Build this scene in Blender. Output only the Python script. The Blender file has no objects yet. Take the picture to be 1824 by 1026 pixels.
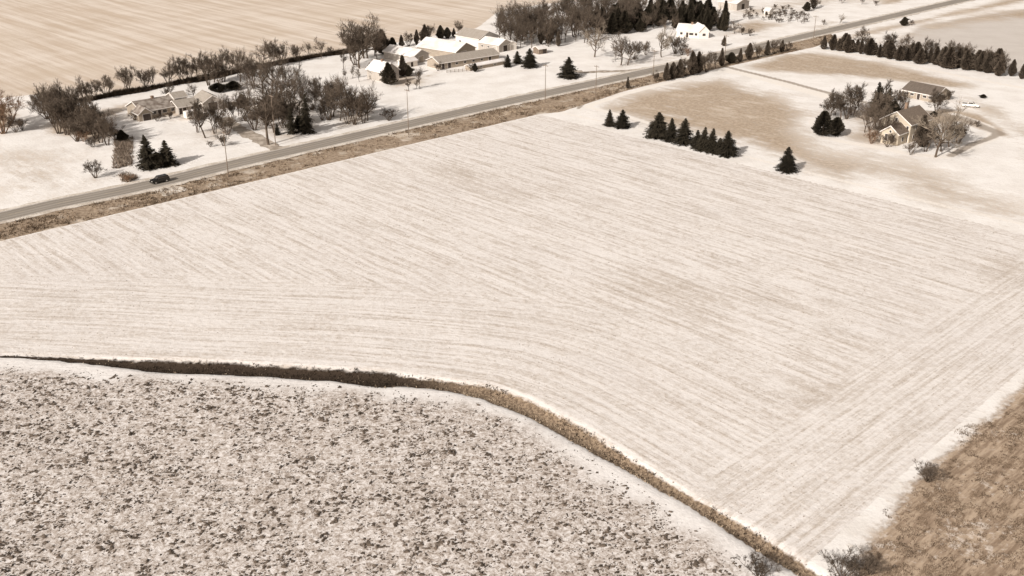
import bpy, math, random
import numpy as np
from mathutils import Vector, Matrix
random.seed(7); RNG = np.random.default_rng(11)
R = math.radians
S = bpy.context.scene
col = S.collection

# ------------------------------------------------------------------ camera
CAM_H = 85.0; FPX = 1872.0; PITCH = R(23.5)
cam_d = bpy.data.cameras.new('Camera'); cam = bpy.data.objects.new('Camera', cam_d); col.objects.link(cam)
cam.location = (0, 0, CAM_H); cam.rotation_euler = (R(90) - PITCH, 0, 0)
cam_d.sensor_width = 36.0; cam_d.lens = 36.0 * FPX / 1824.0
cam_d.clip_start = 1.0; cam_d.clip_end = 20000
S.camera = cam
# ------------------------------------------------------------------ light
SUN_EL = R(30); SHADOW_AZ = R(51)          # shadows fall towards +x +y
sdir = Vector((-math.cos(SHADOW_AZ) * math.cos(SUN_EL), -math.sin(SHADOW_AZ) * math.cos(SUN_EL), math.sin(SUN_EL)))
sl = bpy.data.lights.new('Sun', 'SUN'); sl.energy = 4.2; sl.angle = R(0.5); sl.color = (1.0, 0.965, 0.925)
so = bpy.data.objects.new('Sun', sl); col.objects.link(so); so.rotation_euler = sdir.to_track_quat('Z', 'Y').to_euler()
W = bpy.data.worlds.new('World'); S.world = W; W.use_nodes = True
wn = W.node_tree.nodes; wl = W.node_tree.links; wn.clear()
sky = wn.new('ShaderNodeTexSky'); sky.sky_type = 'NISHITA'; sky.sun_disc = False
sky.sun_elevation = SUN_EL; sky.sun_rotation = math.atan2(sdir.x, sdir.y); sky.air_density = 1.0; sky.dust_density = 2.5
hs = wn.new('ShaderNodeHueSaturation'); hs.inputs['Saturation'].default_value = 0.12
tint = wn.new('ShaderNodeMix'); tint.data_type = 'RGBA'; tint.blend_type = 'MULTIPLY'; tint.inputs[0].default_value = 1.0
tint.inputs[7].default_value = (1.0, 0.93, 0.875, 1)
bg = wn.new('ShaderNodeBackground'); bg.inputs['Strength'].default_value = 0.10
wo = wn.new('ShaderNodeOutputWorld')
wl.new(sky.outputs[0], hs.inputs['Color']); wl.new(hs.outputs[0], tint.inputs[6]); wl.new(tint.outputs[2], bg.inputs['Color']); wl.new(bg.outputs[0], wo.inputs[0])
S.view_settings.view_transform = 'Standard'; S.view_settings.look = 'None'
S.view_settings.exposure = 0.16; S.view_settings.gamma = 1.0

# ------------------------------------------------------------------ survey: photo point -> point on the flat land
def G(px, py, z=0.0):
    x = (px - 912) / FPX; y = (513 - py) / FPX
    d = Vector((x, math.cos(PITCH) + y * math.sin(PITCH), -math.sin(PITCH) + y * math.cos(PITCH)))
    t = (z - CAM_H) / d.z
    return Vector((d.x * t, d.y * t, z))
def metres(px, py, h):                      # height in metres of something h photo pixels tall standing there
    g = G(px, py); d = math.hypot(math.hypot(g.x, g.y), CAM_H)
    return h * d / FPX / 0.95
def G2(pts): return np.array([G(*p)[:2] for p in pts])
_a = G(100, 367); _b = G(1240, 109)
eA = np.array([(_b - _a).x, (_b - _a).y]); eA /= np.linalg.norm(eA)      # along the road
eB = np.array([eA[1], -eA[0]])                                           # square to the road (towards the viewer's right)

# ------------------------------------------------------------------ numpy geometry helpers
def seg_dist(P, A, B):
    d = B - A; L = max((d @ d), 1e-9); t = np.clip(((P - A) @ d) / L, 0, 1)
    q = P - A - t[:, None] * d
    return np.hypot(q[:, 0], q[:, 1]), t, np.sign(d[0] * q[:, 1] - d[1] * q[:, 0]), math.sqrt(L)
def poly_sd(P, V):                          # signed distance, inside > 0
    n = len(V); dmin = np.full(len(P), 1e9); ins = np.zeros(len(P), bool)
    for i in range(n):
        a, b = V[i], V[(i + 1) % n]
        dmin = np.minimum(dmin, seg_dist(P, a, b)[0])
        c = (a[1] > P[:, 1]) != (b[1] > P[:, 1])
        with np.errstate(divide='ignore', invalid='ignore'):
            xi = (b[0] - a[0]) * (P[:, 1] - a[1]) / (b[1] - a[1]) + a[0]
        ins ^= c & (P[:, 0] < xi)
    return np.where(ins, dmin, -dmin)
def line_st(P, V):                          # arc length, signed offset to a polyline
    best = np.full(len(P), 1e9); s = np.zeros(len(P)); t_ = np.zeros(len(P)); acc = 0
    for i in range(len(V) - 1):
        d, t, sg, L = seg_dist(P, V[i], V[i + 1])
        m = d < best
        best[m] = d[m]; s[m] = acc + t[m] * L; t_[m] = d[m] * sg[m]; acc += L
    return s, t_
def vnoise(P, sc, seed=0):                  # cheap value noise
    q = P * sc; i = np.floor(q).astype(np.int64); f = q - i; f = f * f * (3 - 2 * f)
    def h(a, b):
        v = (a * 374761393 + b * 668265263 + seed * 974634777) & 0x7fffffff
        v = ((v ^ (v >> 13)) * 1274126177) & 0x7fffffff
        return ((v ^ (v >> 16)) & 0xffff) / 65535.0
    x0, y0 = i[:, 0], i[:, 1]
    a = h(x0, y0); b = h(x0 + 1, y0); c = h(x0, y0 + 1); d = h(x0 + 1, y0 + 1)
    return (a * (1 - f[:, 0]) + b * f[:, 0]) * (1 - f[:, 1]) + (c * (1 - f[:, 0]) + d * f[:, 0]) * f[:, 1]
def smooth(x, lo, hi):
    t = np.clip((x - lo) / (hi - lo), 0, 1); return t * t * (3 - 2 * t)

DITCH_PX = [(-140, 628), (0, 634), (100, 638), (210, 646), (300, 652), (400, 656), (500, 661), (600, 667), (680, 674), (740, 680), (800, 687), (860, 696),
            (920, 717), (970, 740), (1020, 768), (1070, 798), (1130, 833), (1180, 863), (1230, 893), (1290, 927), (1350, 965), (1420, 1010), (1520, 1075)]
DITCH = G2(DITCH_PX)
_w = np.array([2, 3, 5, 10, 18, 20, 22, 23, 23, 20, 22, 27, 30, 30, 29, 27, 26, 26, 27, 30, 32, 34, 36.])
def _mpp(px, py):                           # metres of ground depth per photo pixel of height
    return (G(px, py - 5) - G(px, py + 5)).length / 10
DITCH_W = np.array([_mpp(*p) * w * (1.05 if p[0] < 700 else (0.85 if p[0] < 930 else 0.66)) for p, w in zip(DITCH_PX, _w)])
_seg = np.r_[0, np.cumsum(np.hypot(*np.diff(DITCH, axis=0).T))]
def ditch_profile(P):
    s, t = line_st(P, DITCH)
    hw = np.interp(s, _seg, DITCH_W) / 2 * (.66 + .45 * vnoise(np.c_[s, s * 0], .11, 41) + .25 * vnoise(np.c_[s, np.sign(t) * 7], .4, 42))
    return s, t, hw
def ground_z(P):
    s, t, hw = ditch_profile(P)
    dep = 0.9 * np.clip(hw / 1.6, 0.05, 1)
    z = -dep * (1 - smooth(np.abs(t), hw * 0.35, hw * 1.25))
    return z + 0.10 * (vnoise(P, 0.15, 3) - .5)

# ------------------------------------------------------------------ node helper
class NT:
    def __init__(s, name):
        s.m = bpy.data.materials.new(name); s.m.use_nodes = True; s.t = s.m.node_tree; s.t.nodes.clear()
        s.out = s.t.nodes.new('ShaderNodeOutputMaterial'); s.b = s.t.nodes.new('ShaderNodeBsdfPrincipled')
        s.t.links.new(s.b.outputs[0], s.out.inputs[0]); s.b.inputs['Roughness'].default_value = .9
        s.b.inputs['Specular IOR Level'].default_value = .15
    def n(s, t): return s.t.nodes.new(t)
    def put(s, sock, v):
        if isinstance(v, bpy.types.NodeSocket): s.t.links.new(v, sock)
        elif isinstance(v, (tuple, list)) and sock.type == 'RGBA': sock.default_value = (*v[:3], 1)
        else: sock.default_value = v
    def attr(s, name, vec=False):
        a = s.n('ShaderNodeAttribute'); a.attribute_name = name; return a.outputs['Vector' if vec else 'Fac']
    def obj(s): return s.n('ShaderNodeTexCoord').outputs['Object']
    def pos(s): return s.n('ShaderNodeNewGeometry').outputs['Position']
    def rnd(s): return s.n('ShaderNodeObjectInfo').outputs['Random']
    def scale(s, v, xyz):
        k = s.n('ShaderNodeVectorMath'); k.operation = 'MULTIPLY'; s.put(k.inputs[0], v); k.inputs[1].default_value = xyz; return k.outputs[0]
    def noise(s, v, sc=1.0, det=3, rough=.55, dist=0.0):
        k = s.n('ShaderNodeTexNoise'); s.put(k.inputs['Vector'], v); k.inputs['Scale'].default_value = sc
        k.inputs['Detail'].default_value = det; k.inputs['Roughness'].default_value = rough; k.inputs['Distortion'].default_value = dist
        return k.outputs['Fac']
    def vor(s, v, sc):
        k = s.n('ShaderNodeTexVoronoi'); s.put(k.inputs['Vector'], v); k.inputs['Scale'].default_value = sc; return k.outputs['Distance']
    def mth(s, op, a, b=0.0, c=None, clamp=False):
        k = s.n('ShaderNodeMath'); k.operation = op; k.use_clamp = clamp; s.put(k.inputs[0], a); s.put(k.inputs[1], b)
        if c is not None: s.put(k.inputs[2], c)
        return k.outputs[0]
    def sm(s, v, lo, hi):
        k = s.n('ShaderNodeMapRange'); k.interpolation_type = 'SMOOTHSTEP'; s.put(k.inputs[0], v)
        k.inputs[1].default_value = lo; k.inputs[2].default_value = hi; return k.outputs[0]
    def mix(s, f, a, b, mode='MIX'):
        k = s.n('ShaderNodeMix'); k.data_type = 'RGBA'; k.blend_type = mode; s.put(k.inputs[0], f); s.put(k.inputs[6], a); s.put(k.inputs[7], b); return k.outputs[2]
    def mixf(s, f, a, b):
        k = s.n('ShaderNodeMix'); k.data_type = 'FLOAT'; s.put(k.inputs[0], f); s.put(k.inputs[2], a); s.put(k.inputs[3], b); return k.outputs[0]
    def bump(s, h, dist, strength=1.0):
        k = s.n('ShaderNodeBump'); k.inputs['Distance'].default_value = dist; k.inputs['Strength'].default_value = strength; s.put(k.inputs['Height'], h)
        s.t.links.new(k.outputs[0], s.b.inputs['Normal'])
    def color(s, c): s.put(s.b.inputs['Base Color'], c); return s.m
def simple(name, a, b, sc=2.0, rough=.85, vary=0.0, stretch=(1, 1, 1), bump=0.0, spec=.15):
    k = NT(name); v = k.scale(k.obj(), stretch); n = k.noise(v, sc, 4, .6); f = k.sm(n, .3, .7)
    c = k.mix(f, a, b)
    if vary:
        h = k.n('ShaderNodeHueSaturation'); k.put(h.inputs['Color'], c)
        k.put(h.inputs['Value'], k.mth('MULTIPLY_ADD', k.rnd(), vary, 1 - vary / 2)); c = h.outputs[0]
    k.b.inputs['Roughness'].default_value = rough; k.b.inputs['Specular IOR Level'].default_value = spec
    if bump: k.bump(n, bump)
    return k.color(c)
SNOW = (.81, .755, .715); SNOW2 = (.755, .695, .65); TAN = (.50, .385, .275); BRN = (.24, .165, .105); DRK = (.055, .038, .026)
M = dict(
    bark=simple('bark', (.065, .046, .033), (.12, .09, .066), 3, vary=.4, stretch=(1, 1, .3)),
    twig=simple('twig', (.072, .053, .038), (.135, .103, .077), 1, vary=.5),
    paletwig=simple('pale_twig', (.17, .135, .10), (.27, .22, .17), 1, vary=.3),
    rusttwig=simple('rust_twig', (.15, .09, .055), (.24, .155, .10), 1, vary=.3),
    needle=simple('needle', (.026, .021, .014), (.058, .046, .03), 1.2, vary=.5),
    cedarleaf=simple('cedar_leaf', (.056, .042, .03), (.125, .095, .07), 1.0, vary=.6),
    drygrass=simple('dry_grass', (.24, .175, .118), (.46, .36, .26), .35),
    darkgrass=simple('dead_weed', (.026, .018, .012), (.075, .052, .034), .5),
    verge=simple('brown_weed', (.10, .07, .046), (.21, .15, .10), .4),
    clod=simple('soil_clod', (.055, .041, .03), (.17, .13, .10), .5),
    stubble=simple('stubble_bit', (.17, .125, .09), (.42, .33, .25), .5),
    snowroof=simple('snow_roof', (.60, .54, .49), SNOW, .22, bump=.08),
    whitewall=simple('white_siding', (.66, .60, .53), (.74, .68, .61), 1.5, stretch=(.3, .3, 4)),
    creamwall=simple('cream_siding', (.45, .375, .285), (.53, .45, .35), 1.5, stretch=(.3, .3, 4)),
    tanwall=simple('tan_siding', (.30, .245, .19), (.40, .335, .265), 1.5, stretch=(.3, .3, 4)),
    greywall=simple('grey_siding', (.36, .315, .27), (.46, .41, .36), 1.5, stretch=(3, 3, .2)),
    greyroof=simple('grey_metal_roof', (.30, .255, .21), (.38, .33, .28), 1.0, stretch=(3, .4, 1), rough=.6),
    brownroof=simple('brown_metal_roof', (.115, .09, .072), (.16, .128, .103), 1.0, stretch=(3, .4, 1), rough=.75),
    shingle=simple('brown_shingle', (.13, .097, .073), (.20, .155, .12), 2.5),
    snowshingle=simple('snow_dusted_shingle', (.15, .115, .09), (.36, .31, .265), .7),
    trim=simple('white_trim', (.74, .68, .62), (.8, .74, .68), 2),
    glass=simple('dark_glass', (.035, .03, .027), (.07, .06, .052), .6, rough=.12, spec=.5),
    darkdoor=simple('dark_door', (.045, .035, .028), (.08, .06, .05), 2),
    brick=simple('brick_chimney', (.2, .13, .09), (.3, .21, .15), 5),
    wood=simple('weathered_wood', (.15, .11, .08), (.25, .195, .15), 3, stretch=(1, 1, .2)),
    ceramic=simple('insulator', (.3, .26, .22), (.4, .35, .3), 3, rough=.3),
    blackpaint=simple('black_car_paint', (.012, .010, .009), (.018, .015, .013), .8, rough=.25, spec=.5),
    whitepaint=simple('white_car_paint', (.70, .65, .59), (.76, .71, .65), .8, rough=.3, spec=.5),
    rubber=simple('rubber', (.02, .018, .016), (.035, .03, .027), 6),
    rim=simple('wheel_rim', (.35, .32, .29), (.45, .41, .37), 4, rough=.35),
    lamp=simple('lamp_lens', (.6, .56, .5), (.7, .65, .58), 4, rough=.15, spec=.5),
)

# ------------------------------------------------------------------ object helpers
def link(o, parent=None):
    col.objects.link(o)
    if parent: o.parent = parent
    return o
def tag(o, label=None, cat=None, group=None, kind=None):
    if label: o['label'] = label
    if cat: o['category'] = cat
    if group: o['group'] = group
    if kind: o['kind'] = kind
    return o
def thing(name, label, cat, loc, rz=0.0, group=None):
    o = bpy.data.objects.new(name, None); o.empty_display_size = .5; o.location = loc; o.rotation_euler = (0, 0, rz); link(o)
    return tag(o, label, cat, group)
def mesh(name, V, F, mats, attrs=None, smooth_=False, fm=None):
    me = bpy.data.meshes.new(name)
    V = np.asarray(V, dtype=np.float32)
    if isinstance(F, np.ndarray):
        k = F.shape[1]; n = len(F)
        me.vertices.add(len(V)); me.vertices.foreach_set('co', V.ravel()); me.loops.add(n * k); me.loops.foreach_set('vertex_index', F.ravel().astype(np.int32))
        me.polygons.add(n); me.polygons.foreach_set('loop_start', np.arange(0, n * k, k, dtype=np.int32)); me.update(calc_edges=True); me.validate()
    else:
        me.from_pydata([tuple(map(float, v)) for v in V], [], F); me.update()
    for m in (mats if isinstance(mats, (list, tuple)) else [mats]): me.materials.append(m)
    if fm is not None: me.polygons.foreach_set('material_index', np.asarray(fm, dtype=np.int32))
    if smooth_: me.polygons.foreach_set('use_smooth', np.ones(len(me.polygons), bool))
    for k, a in (attrs or {}).items():
        if a.ndim == 1:
            at = me.attributes.new(k, 'FLOAT', 'POINT'); at.data.foreach_set('value', a.astype(np.float32))
        else:
            at = me.attributes.new(k, 'FLOAT_VECTOR', 'POINT'); at.data.foreach_set('vector', a.astype(np.float32).ravel())
    return me
def part(name, me, parent=None): return link(bpy.data.objects.new(name, me), parent)
class MB:
    def __init__(s): s.V = []; s.F = []
    def add(s, v, f):
        o = len(s.V); s.V += [tuple(x) for x in v]; s.F += [tuple(i + o for i in q) for q in f]; return s
    def box(s, x0, x1, y0, y1, z0, z1):
        return s.add([(x0, y0, z0), (x1, y0, z0), (x1, y1, z0), (x0, y1, z0), (x0, y0, z1), (x1, y0, z1), (x1, y1, z1), (x0, y1, z1)],
                     [(0, 3, 2, 1), (4, 5, 6, 7), (0, 1, 5, 4), (1, 2, 6, 5), (2, 3, 7, 6), (3, 0, 4, 7)])
    def slab(s, q, th):                     # thick sheet under quad q (ccw seen from above)
        a, b, c, d = map(Vector, q); n = (b - a).cross(d - a).normalized() * th
        return s.add([a - n, b - n, c - n, d - n, a, b, c, d], [(0, 3, 2, 1), (4, 5, 6, 7), (0, 1, 5, 4), (1, 2, 6, 5), (2, 3, 7, 6), (3, 0, 4, 7)])
    def tube(s, pts, rad, k=5, cap=True):
        o = len(s.V); n = len(pts); pts = [Vector(p) for p in pts]
        for i, p in enumerate(pts):
            d = (pts[min(i + 1, n - 1)] - pts[max(i - 1, 0)]); d = d.normalized() if d.length > 1e-6 else Vector((0, 0, 1))
            x = d.cross(Vector((.31, .17, .93)))
            if x.length < .05: x = d.cross(Vector((1, 0, 0)))
            x.normalize(); y = d.cross(x)
            for j in range(k):
                a = 2 * math.pi * j / k; s.V.append(tuple(p + (x * math.cos(a) + y * math.sin(a)) * rad[i]))
        for i in range(n - 1):
            for j in range(k):
                s.F.append((o + i * k + j, o + i * k + (j + 1) % k, o + (i + 1) * k + (j + 1) % k, o + (i + 1) * k + j))
        if cap: s.F.append(tuple(o + (n - 1) * k + j for j in range(k)))
        return s
    def prism(s, prof, y0, y1, inset=0.0):  # side profile (x,z) extruded across y
        n = len(prof); v = [(x, y0, z) for x, z in prof] + [(x, y1, z) for x, z in prof]
        return s.add(v, [tuple(range(n)), tuple(range(2 * n - 1, n - 1, -1))] + [(i, i + n, (i + 1) % n + n, (i + 1) % n) for i in range(n)])
    def me(s, name, m, smooth_=False):
        me = mesh(name, s.V, s.F, m, smooth_=smooth_); return me

# ------------------------------------------------------------------ ground: one sheet with the land's own covers
def spaced(stops):
    out = []
    for (a, b, d0, d1) in stops:
        x = a
        while x < b - 1e-6:
            out.append(x); x += d0 + (d1 - d0) * (x - a) / (b - a)
    return np.array(out + [stops[-1][1]])
yy = spaced([(-300, 80, 60, 10), (80, 200, .7, .9), (200, 420, 1.2, 2.2), (420, 680, 2.4, 4), (680, 4000, 8, 350)])
xp = spaced([(0, 120, .9, 1.2), (120, 340, 1.8, 2.6), (340, 3500, 6, 350)])
xx = np.r_[-xp[:0:-1], xp]
gx, gy = np.meshgrid(xx, yy); GP = np.c_[gx.ravel(), gy.ravel()]
nx, ny = len(xx), len(yy)
ii = (np.arange(ny - 1)[:, None] * nx + np.arange(nx - 1)[None]).ravel()
GF = np.c_[ii, ii + 1, ii + nx + 1, ii + nx]
s_, t_, hw_ = ditch_profile(GP)
ab = np.c_[GP @ eA, GP @ eB, np.zeros(len(GP))]
def region(polys):
    m = np.zeros(len(GP))
    for pts, soft, *amp in polys: m = np.maximum(m, np.clip(.5 + poly_sd(GP, G2(pts)) / (2 * soft), 0, 1) * (amp[0] if amp else 1))
    return m
def strip(lines):
    m = np.zeros(len(GP))
    for pts, w, soft in lines:
        _, t = line_st(GP, G2(pts)); m = np.maximum(m, np.clip(.5 + (w / 2 - np.abs(t)) / (2 * soft), 0, 1))
    return m
ROAD_PX = [(-400, 478), (-150, 421), (0, 387), (100, 363.5), (213, 341), (300, 321.5), (427, 290), (650, 239), (890, 184.5), (1100, 139.5), (1240, 108), (1400, 72), (1560, 35.5), (1720, -1), (1900, -40), (2150, -95)]
MAINF = [(-700, 600), (0, 431), (300, 360), (600, 289), (962, 204), (1150, 250), (1400, 313), (1824, 418), (2100, 487), (2100, 520), (1824, 655), (1640, 815), (1413, 1026), (1350, 1100), (-700, 1100)]
m_main = region([(MAINF, .5)])
NORTH = [(-2500, 420), (-600, 300), (-200, 200), (-40, 180), (60, 168), (105, 182), (150, 178), (240, 160), (350, 142), (450, 122), (560, 100), (640, 88), (760, 66), (850, 50), (885, 22), (960, 8), (1100, -4), (1150, -60), (1150, -200), (-2500, -200)]
m_north = region([(NORTH, 2.5)])
VERGE = [(-700, 560), (-400, 488), (0, 397), (213, 351), (890, 193), (1240, 113), (1400, 77), (1480, 60), (1490, 70), (1450, 84), (1390, 97), (1250, 129), (1110, 163), (1045, 185), (1000, 199), (962, 203), (600, 288), (300, 359), (0, 430), (-700, 598)]
m_verge = region([(VERGE, 1.0)])
m_brown = region([
    ([(1050, 195), (1105, 167), (1190, 150), (1285, 136), (1335, 152), (1400, 172), (1455, 198), (1440, 235), (1480, 275), (1545, 300), (1500, 315), (1420, 292), (1340, 268), (1240, 240), (1150, 222)], 11),
    ([(1320, 118), (1385, 96), (1440, 91), (1570, 110), (1740, 150), (1720, 163), (1600, 146), (1460, 134), (1360, 128)], 7),
    ([(1625, 206), (1680, 192), (1750, 204), (1810, 246), (1775, 243), (1710, 216), (1650, 226)], 2.5), ([(1430, 215), (1445, 252), (1530, 277), (1640, 292), (1700, 320), (1824, 360), (1900, 400), (1824, 404), (1640, 352), (1540, 318), (1440, 290)], 12, .66), ([(440, 190), (480, 170), (560, 180), (570, 235), (520, 255), (450, 245)], 6, .72), ([(585, 195), (660, 190), (690, 215), (600, 232)], 5, .72), ([(340, 225), (420, 225), (430, 262), (360, 268)], 5, .62), ([(650, 120), (740, 118), (770, 150), (690, 160)], 6, .8), ([(250, 205), (360, 195), (400, 205), (300, 222)], 4, .75), ([(1080, 110), (1220, 92), (1240, 105), (1100, 122)], 6, .62), ([(-60, 255), (120, 262), (200, 320), (60, 360), (-60, 350)], 14, .62), ([(1690, 165), (1760, 175), (1824, 200), (1900, 260), (1824, 300), (1790, 240), (1720, 195)], 8, .7), ([(1500, 190), (1560, 196), (1600, 205), (1590, 262), (1500, 250)], 6, .8),  # left farm patches: tan ground with faint tree shadows painted in
    ([(75, 235), (95, 205), (150, 205), (250, 178), (235, 192), (200, 212), (216, 240), (168, 264), (135, 248), (70, 240)], 5),
    ([(207, 250), (233, 246), (232, 296), (205, 300)], 1.5), ([(-60, 200), (30, 190), (36, 225), (-10, 235), (-60, 240)], 4),
    ([(212, 312), (228, 307), (246, 316), (235, 324), (215, 325)], 1.5),
    ([(1400, 85), (1580, 45), (1760, 5), (1824, -10), (1900, -10), (1700, 30), (1600, 52), (1500, 76)], 6),
    ([(1560, 78), (1640, 45), (1760, 20), (1900, 10), (1900, 30), (1740, 40), (1640, 62)], 14),
    ([(1300, 40), (1290, 62), (1350, 62), (1330, 70), (1400, 45), (1350, 35)], 10), ([(1440, 48), (1480, 36), (1500, 40), (1465, 50)], 8),
    ([(1560, -5), (1700, -14), (1600, 8), (1560, 10)], 8), ([(700, 150), (780, 128), (770, 135), (690, 155)], 4),
    ([(1300, 18), (1560, -20), (1560, 0), (1440, 12), (1320, 30)], 25),
    ([(1530, 205), (1560, 190), (1570, 240), (1555, 255)], 4),
])
m_corner = region([([(1890, 625), (1824, 685), (1764, 742), (1702, 790), (1630, 850), (1580, 925), (1490, 1050), (1500, 1200), (2300, 1200), (2300, 600)], 2.6)])
m_track = strip([([(960, 192), (1150, 233), (1400, 297), (1600, 347), (1824, 400), (2100, 470)], 1.6, 1.2), ([(1260, 121), (1330, 131), (1420, 156), (1520, 184), (1600, 196)], 7, 3),
                 ([(1250, 133), (1110, 168), (1045, 190), (1100, 204), (1180, 226)], 2.5, 1.5), ([(1460, 88), (1560, 103), (1720, 138), (1830, 158)], 3, 1.5),
                 ([(1450, 215), (1460, 243), (1500, 252), (1560, 262), (1620, 274), (1680, 280), (1770, 245), (1760, 225), (1700, 203)], 3.5, 2)])
m_path = strip([([(1270, 113), (1330, 128), (1400, 145), (1500, 172), (1560, 187), (1600, 192)], 2.6, .9), ([(1692, 278), (1730, 258), (1770, 244), (1778, 236)], 2.4, .8),
                ([(1030, 193), (1040, 184), (1062, 177)], 1.4, .7), ([(1600, 194), (1660, 200), (1720, 212), (1780, 238)], 4, 2)])
m_under = strip([([(150, 180), (240, 162), (350, 143), (450, 122), (560, 101), (620, 92)], 3.5, 2)])   # dead undergrowth of the hedge row
m_thin = region([([(800, 300), (900, 330), (980, 335), (900, 350), (820, 330)], 9), ([(1420, 690), (1500, 680), (1530, 700), (1470, 720), (1420, 715)], 4), ([(1770, 475), (1824, 470), (1824, 500), (1780, 500)], 6),
                 ([(1130, 500), (1330, 530), (1250, 560), (1130, 530)], 10), ([(1560, 250), (1600, 270), (1500, 330), (1420, 315)], 10), ([(1600, 290), (1700, 320), (1760, 380), (1600, 330)], 14)])
m_pasture = region([([(1560, 100), (1640, 45), (1824, 15), (2400, -60), (2400, 260), (1824, 130)], 6)])
_, t_head = line_st(GP, G2([(1300, 1130), (1413, 1026), (1640, 815), (1824, 650), (2100, 420)]))
gz = ground_z(GP)
ground_attr = dict(ab=ab, st=np.c_[s_, t_, hw_], near=-t_, main=m_main, north=m_north, verge=m_verge, brown=m_brown, corner=m_corner, track=m_track, path=m_path, under=m_under,
                   thin=m_thin, pasture=m_pasture, head=np.abs(t_head), dch=np.abs(t_) / np.maximum(hw_, .3), dleft=1 - smooth(s_, *np.interp([700, 900], [p[0] for p in DITCH_PX], _seg)))

k = NT('snowy_land')
P_ = k.pos(); AB = k.attr('ab', True); ST = k.attr('st', True)
nbig = k.noise(P_, .018, 4, .6); nmid = k.noise(P_, .11, 4, .6); nfine = k.noise(P_, .9, 4, .65); nspk = k.noise(P_, 2.2, 3, .75)
r_int = k.noise(k.scale(AB, (.80, .045, 1)), 1, 6, .72); r_head = k.noise(k.scale(AB, (.04, 1.0, 1)), 1, 6, .72)
ST2 = k.n('ShaderNodeCombineXYZ'); _sx = k.n('ShaderNodeSeparateXYZ'); k.put(_sx.inputs[0], ST); k.put(ST2.inputs[0], _sx.outputs[0]); k.put(ST2.inputs[1], _sx.outputs[1])
r_con = k.noise(k.scale(ST2.outputs[0], (.035, .85, 1)), 1, 6, .72)
near = k.attr('near'); t_pos = k.mth('MULTIPLY', near, -1.0)
wob = k.mth('MULTIPLY_ADD', nmid, 30, -15)
m_con = k.sm(k.mth('ADD', t_pos, wob), 44, 30)
m_head = k.sm(k.mth('ADD', k.attr('head'), k.mth('MULTIPLY', wob, .5)), 24, 15)
rows = k.mixf(m_head, k.mixf(m_con, r_int, r_con), r_head)
# stubble field under thin snow
dirt = k.mth('ADD', k.mth('MULTIPLY', rows, .78), k.mth('MULTIPLY', nfine, .42))
dirt = k.mth('ADD', dirt, k.mth('MULTIPLY_ADD', nbig, .11, -.055))
dirt = k.mth('ADD', dirt, k.mth('MULTIPLY', k.mth('MULTIPLY', k.attr('thin'), nspk), .22))
nblo = k.noise(P_, .30, 5, .72)
dirt = k.mth('ADD', dirt, k.mth('MULTIPLY_ADD', nblo, .30, -.15))
c = k.mix(k.sm(dirt, .485, .80), (.765, .706, .656), (.53, .455, .387))
c = k.mix(k.mth('MULTIPLY', k.sm(k.mth('ADD', k.mth('MULTIPLY', nspk, .62), k.mth('MULTIPLY', rows, .45)), .56, .70), .7), c, (.36, .29, .23))
c = k.mix(k.mth('MULTIPLY', k.sm(nbig, .5, .68), .22), c, (.70, .645, .61))
# ploughed near field
nearm = k.sm(k.mth('ADD', near, k.mth('MULTIPLY_ADD', nmid, 10, -5)), 3, 8)
nn = k.noise(P_, 1.25, 5, .72, .8); nl = k.noise(P_, 3.2, 3, .65)
q = k.mth('ADD', k.mth('MULTIPLY', nn, .75), k.mth('MULTIPLY', nl, .25))
q = k.mth('ADD', q, k.mth('MULTIPLY_ADD', nmid, .10, -.05))
cn = k.mix(k.sm(q, .382, .58), (.785, .723, .675), (.41, .34, .285))
cn = k.mix(k.mth('MULTIPLY', k.sm(q, .55, .64), .85), cn, (.14, .104, .08))
snowbank = k.mix(k.sm(nfine, .3, .8), (.80, .75, .705), (.71, .655, .61))
c_near = k.mix(nearm, snowbank, cn)
field = k.mix(k.sm(near, -.3, .6), c, c_near)
# open snow elsewhere
sn = k.mix(k.sm(nmid, .35, .75), (.83, .778, .725), (.72, .66, .60))
sn = k.mix(k.mth('MULTIPLY', k.sm(nfine, .55, .75), .45), sn, (.55, .46, .37))
grassy = k.mix(k.sm(nfine, .3, .7), (.32, .235, .16), (.50, .39, .285)); grassy = k.mix(k.mth('MULTIPLY', k.sm(nspk, .5, .75), .5), grassy, (.22, .155, .10))
base = k.mix(k.sm(k.mth('ADD', k.attr('pasture'), k.mth('MULTIPLY_ADD', nmid, .5, -.25)), .3, .7), sn, k.mix(nmid, (.63, .57, .515), (.50, .44, .385)))
npt = k.noise(P_, .05, 5, .68); nst = k.noise(k.scale(AB, (.35, .06, 1)), 1, 4, .65)
bsum = k.mth('ADD', k.mth('MULTIPLY_ADD', k.attr('thin'), .42, k.attr('brown')), k.mth('MULTIPLY_ADD', npt, 1.5, -.75)); bsum = k.mth('ADD', bsum, k.mth('MULTIPLY_ADD', nst, .9, -.45)); bsum = k.mth('ADD', bsum, k.mth('MULTIPLY_ADD', nfine, .6, -.3))
bm = k.sm(bsum, .30, .95)
base = k.mix(k.mth('MULTIPLY', bm, k.mth('MULTIPLY_ADD', k.attr('brown'), .5, .45)), base, k.mix(k.mth('MULTIPLY', k.sm(k.mth('ADD', k.mth('MULTIPLY', npt, .6), k.mth('MULTIPLY', nst, .4)), .48, .66), .6), grassy, (.66, .56, .46)))
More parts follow.
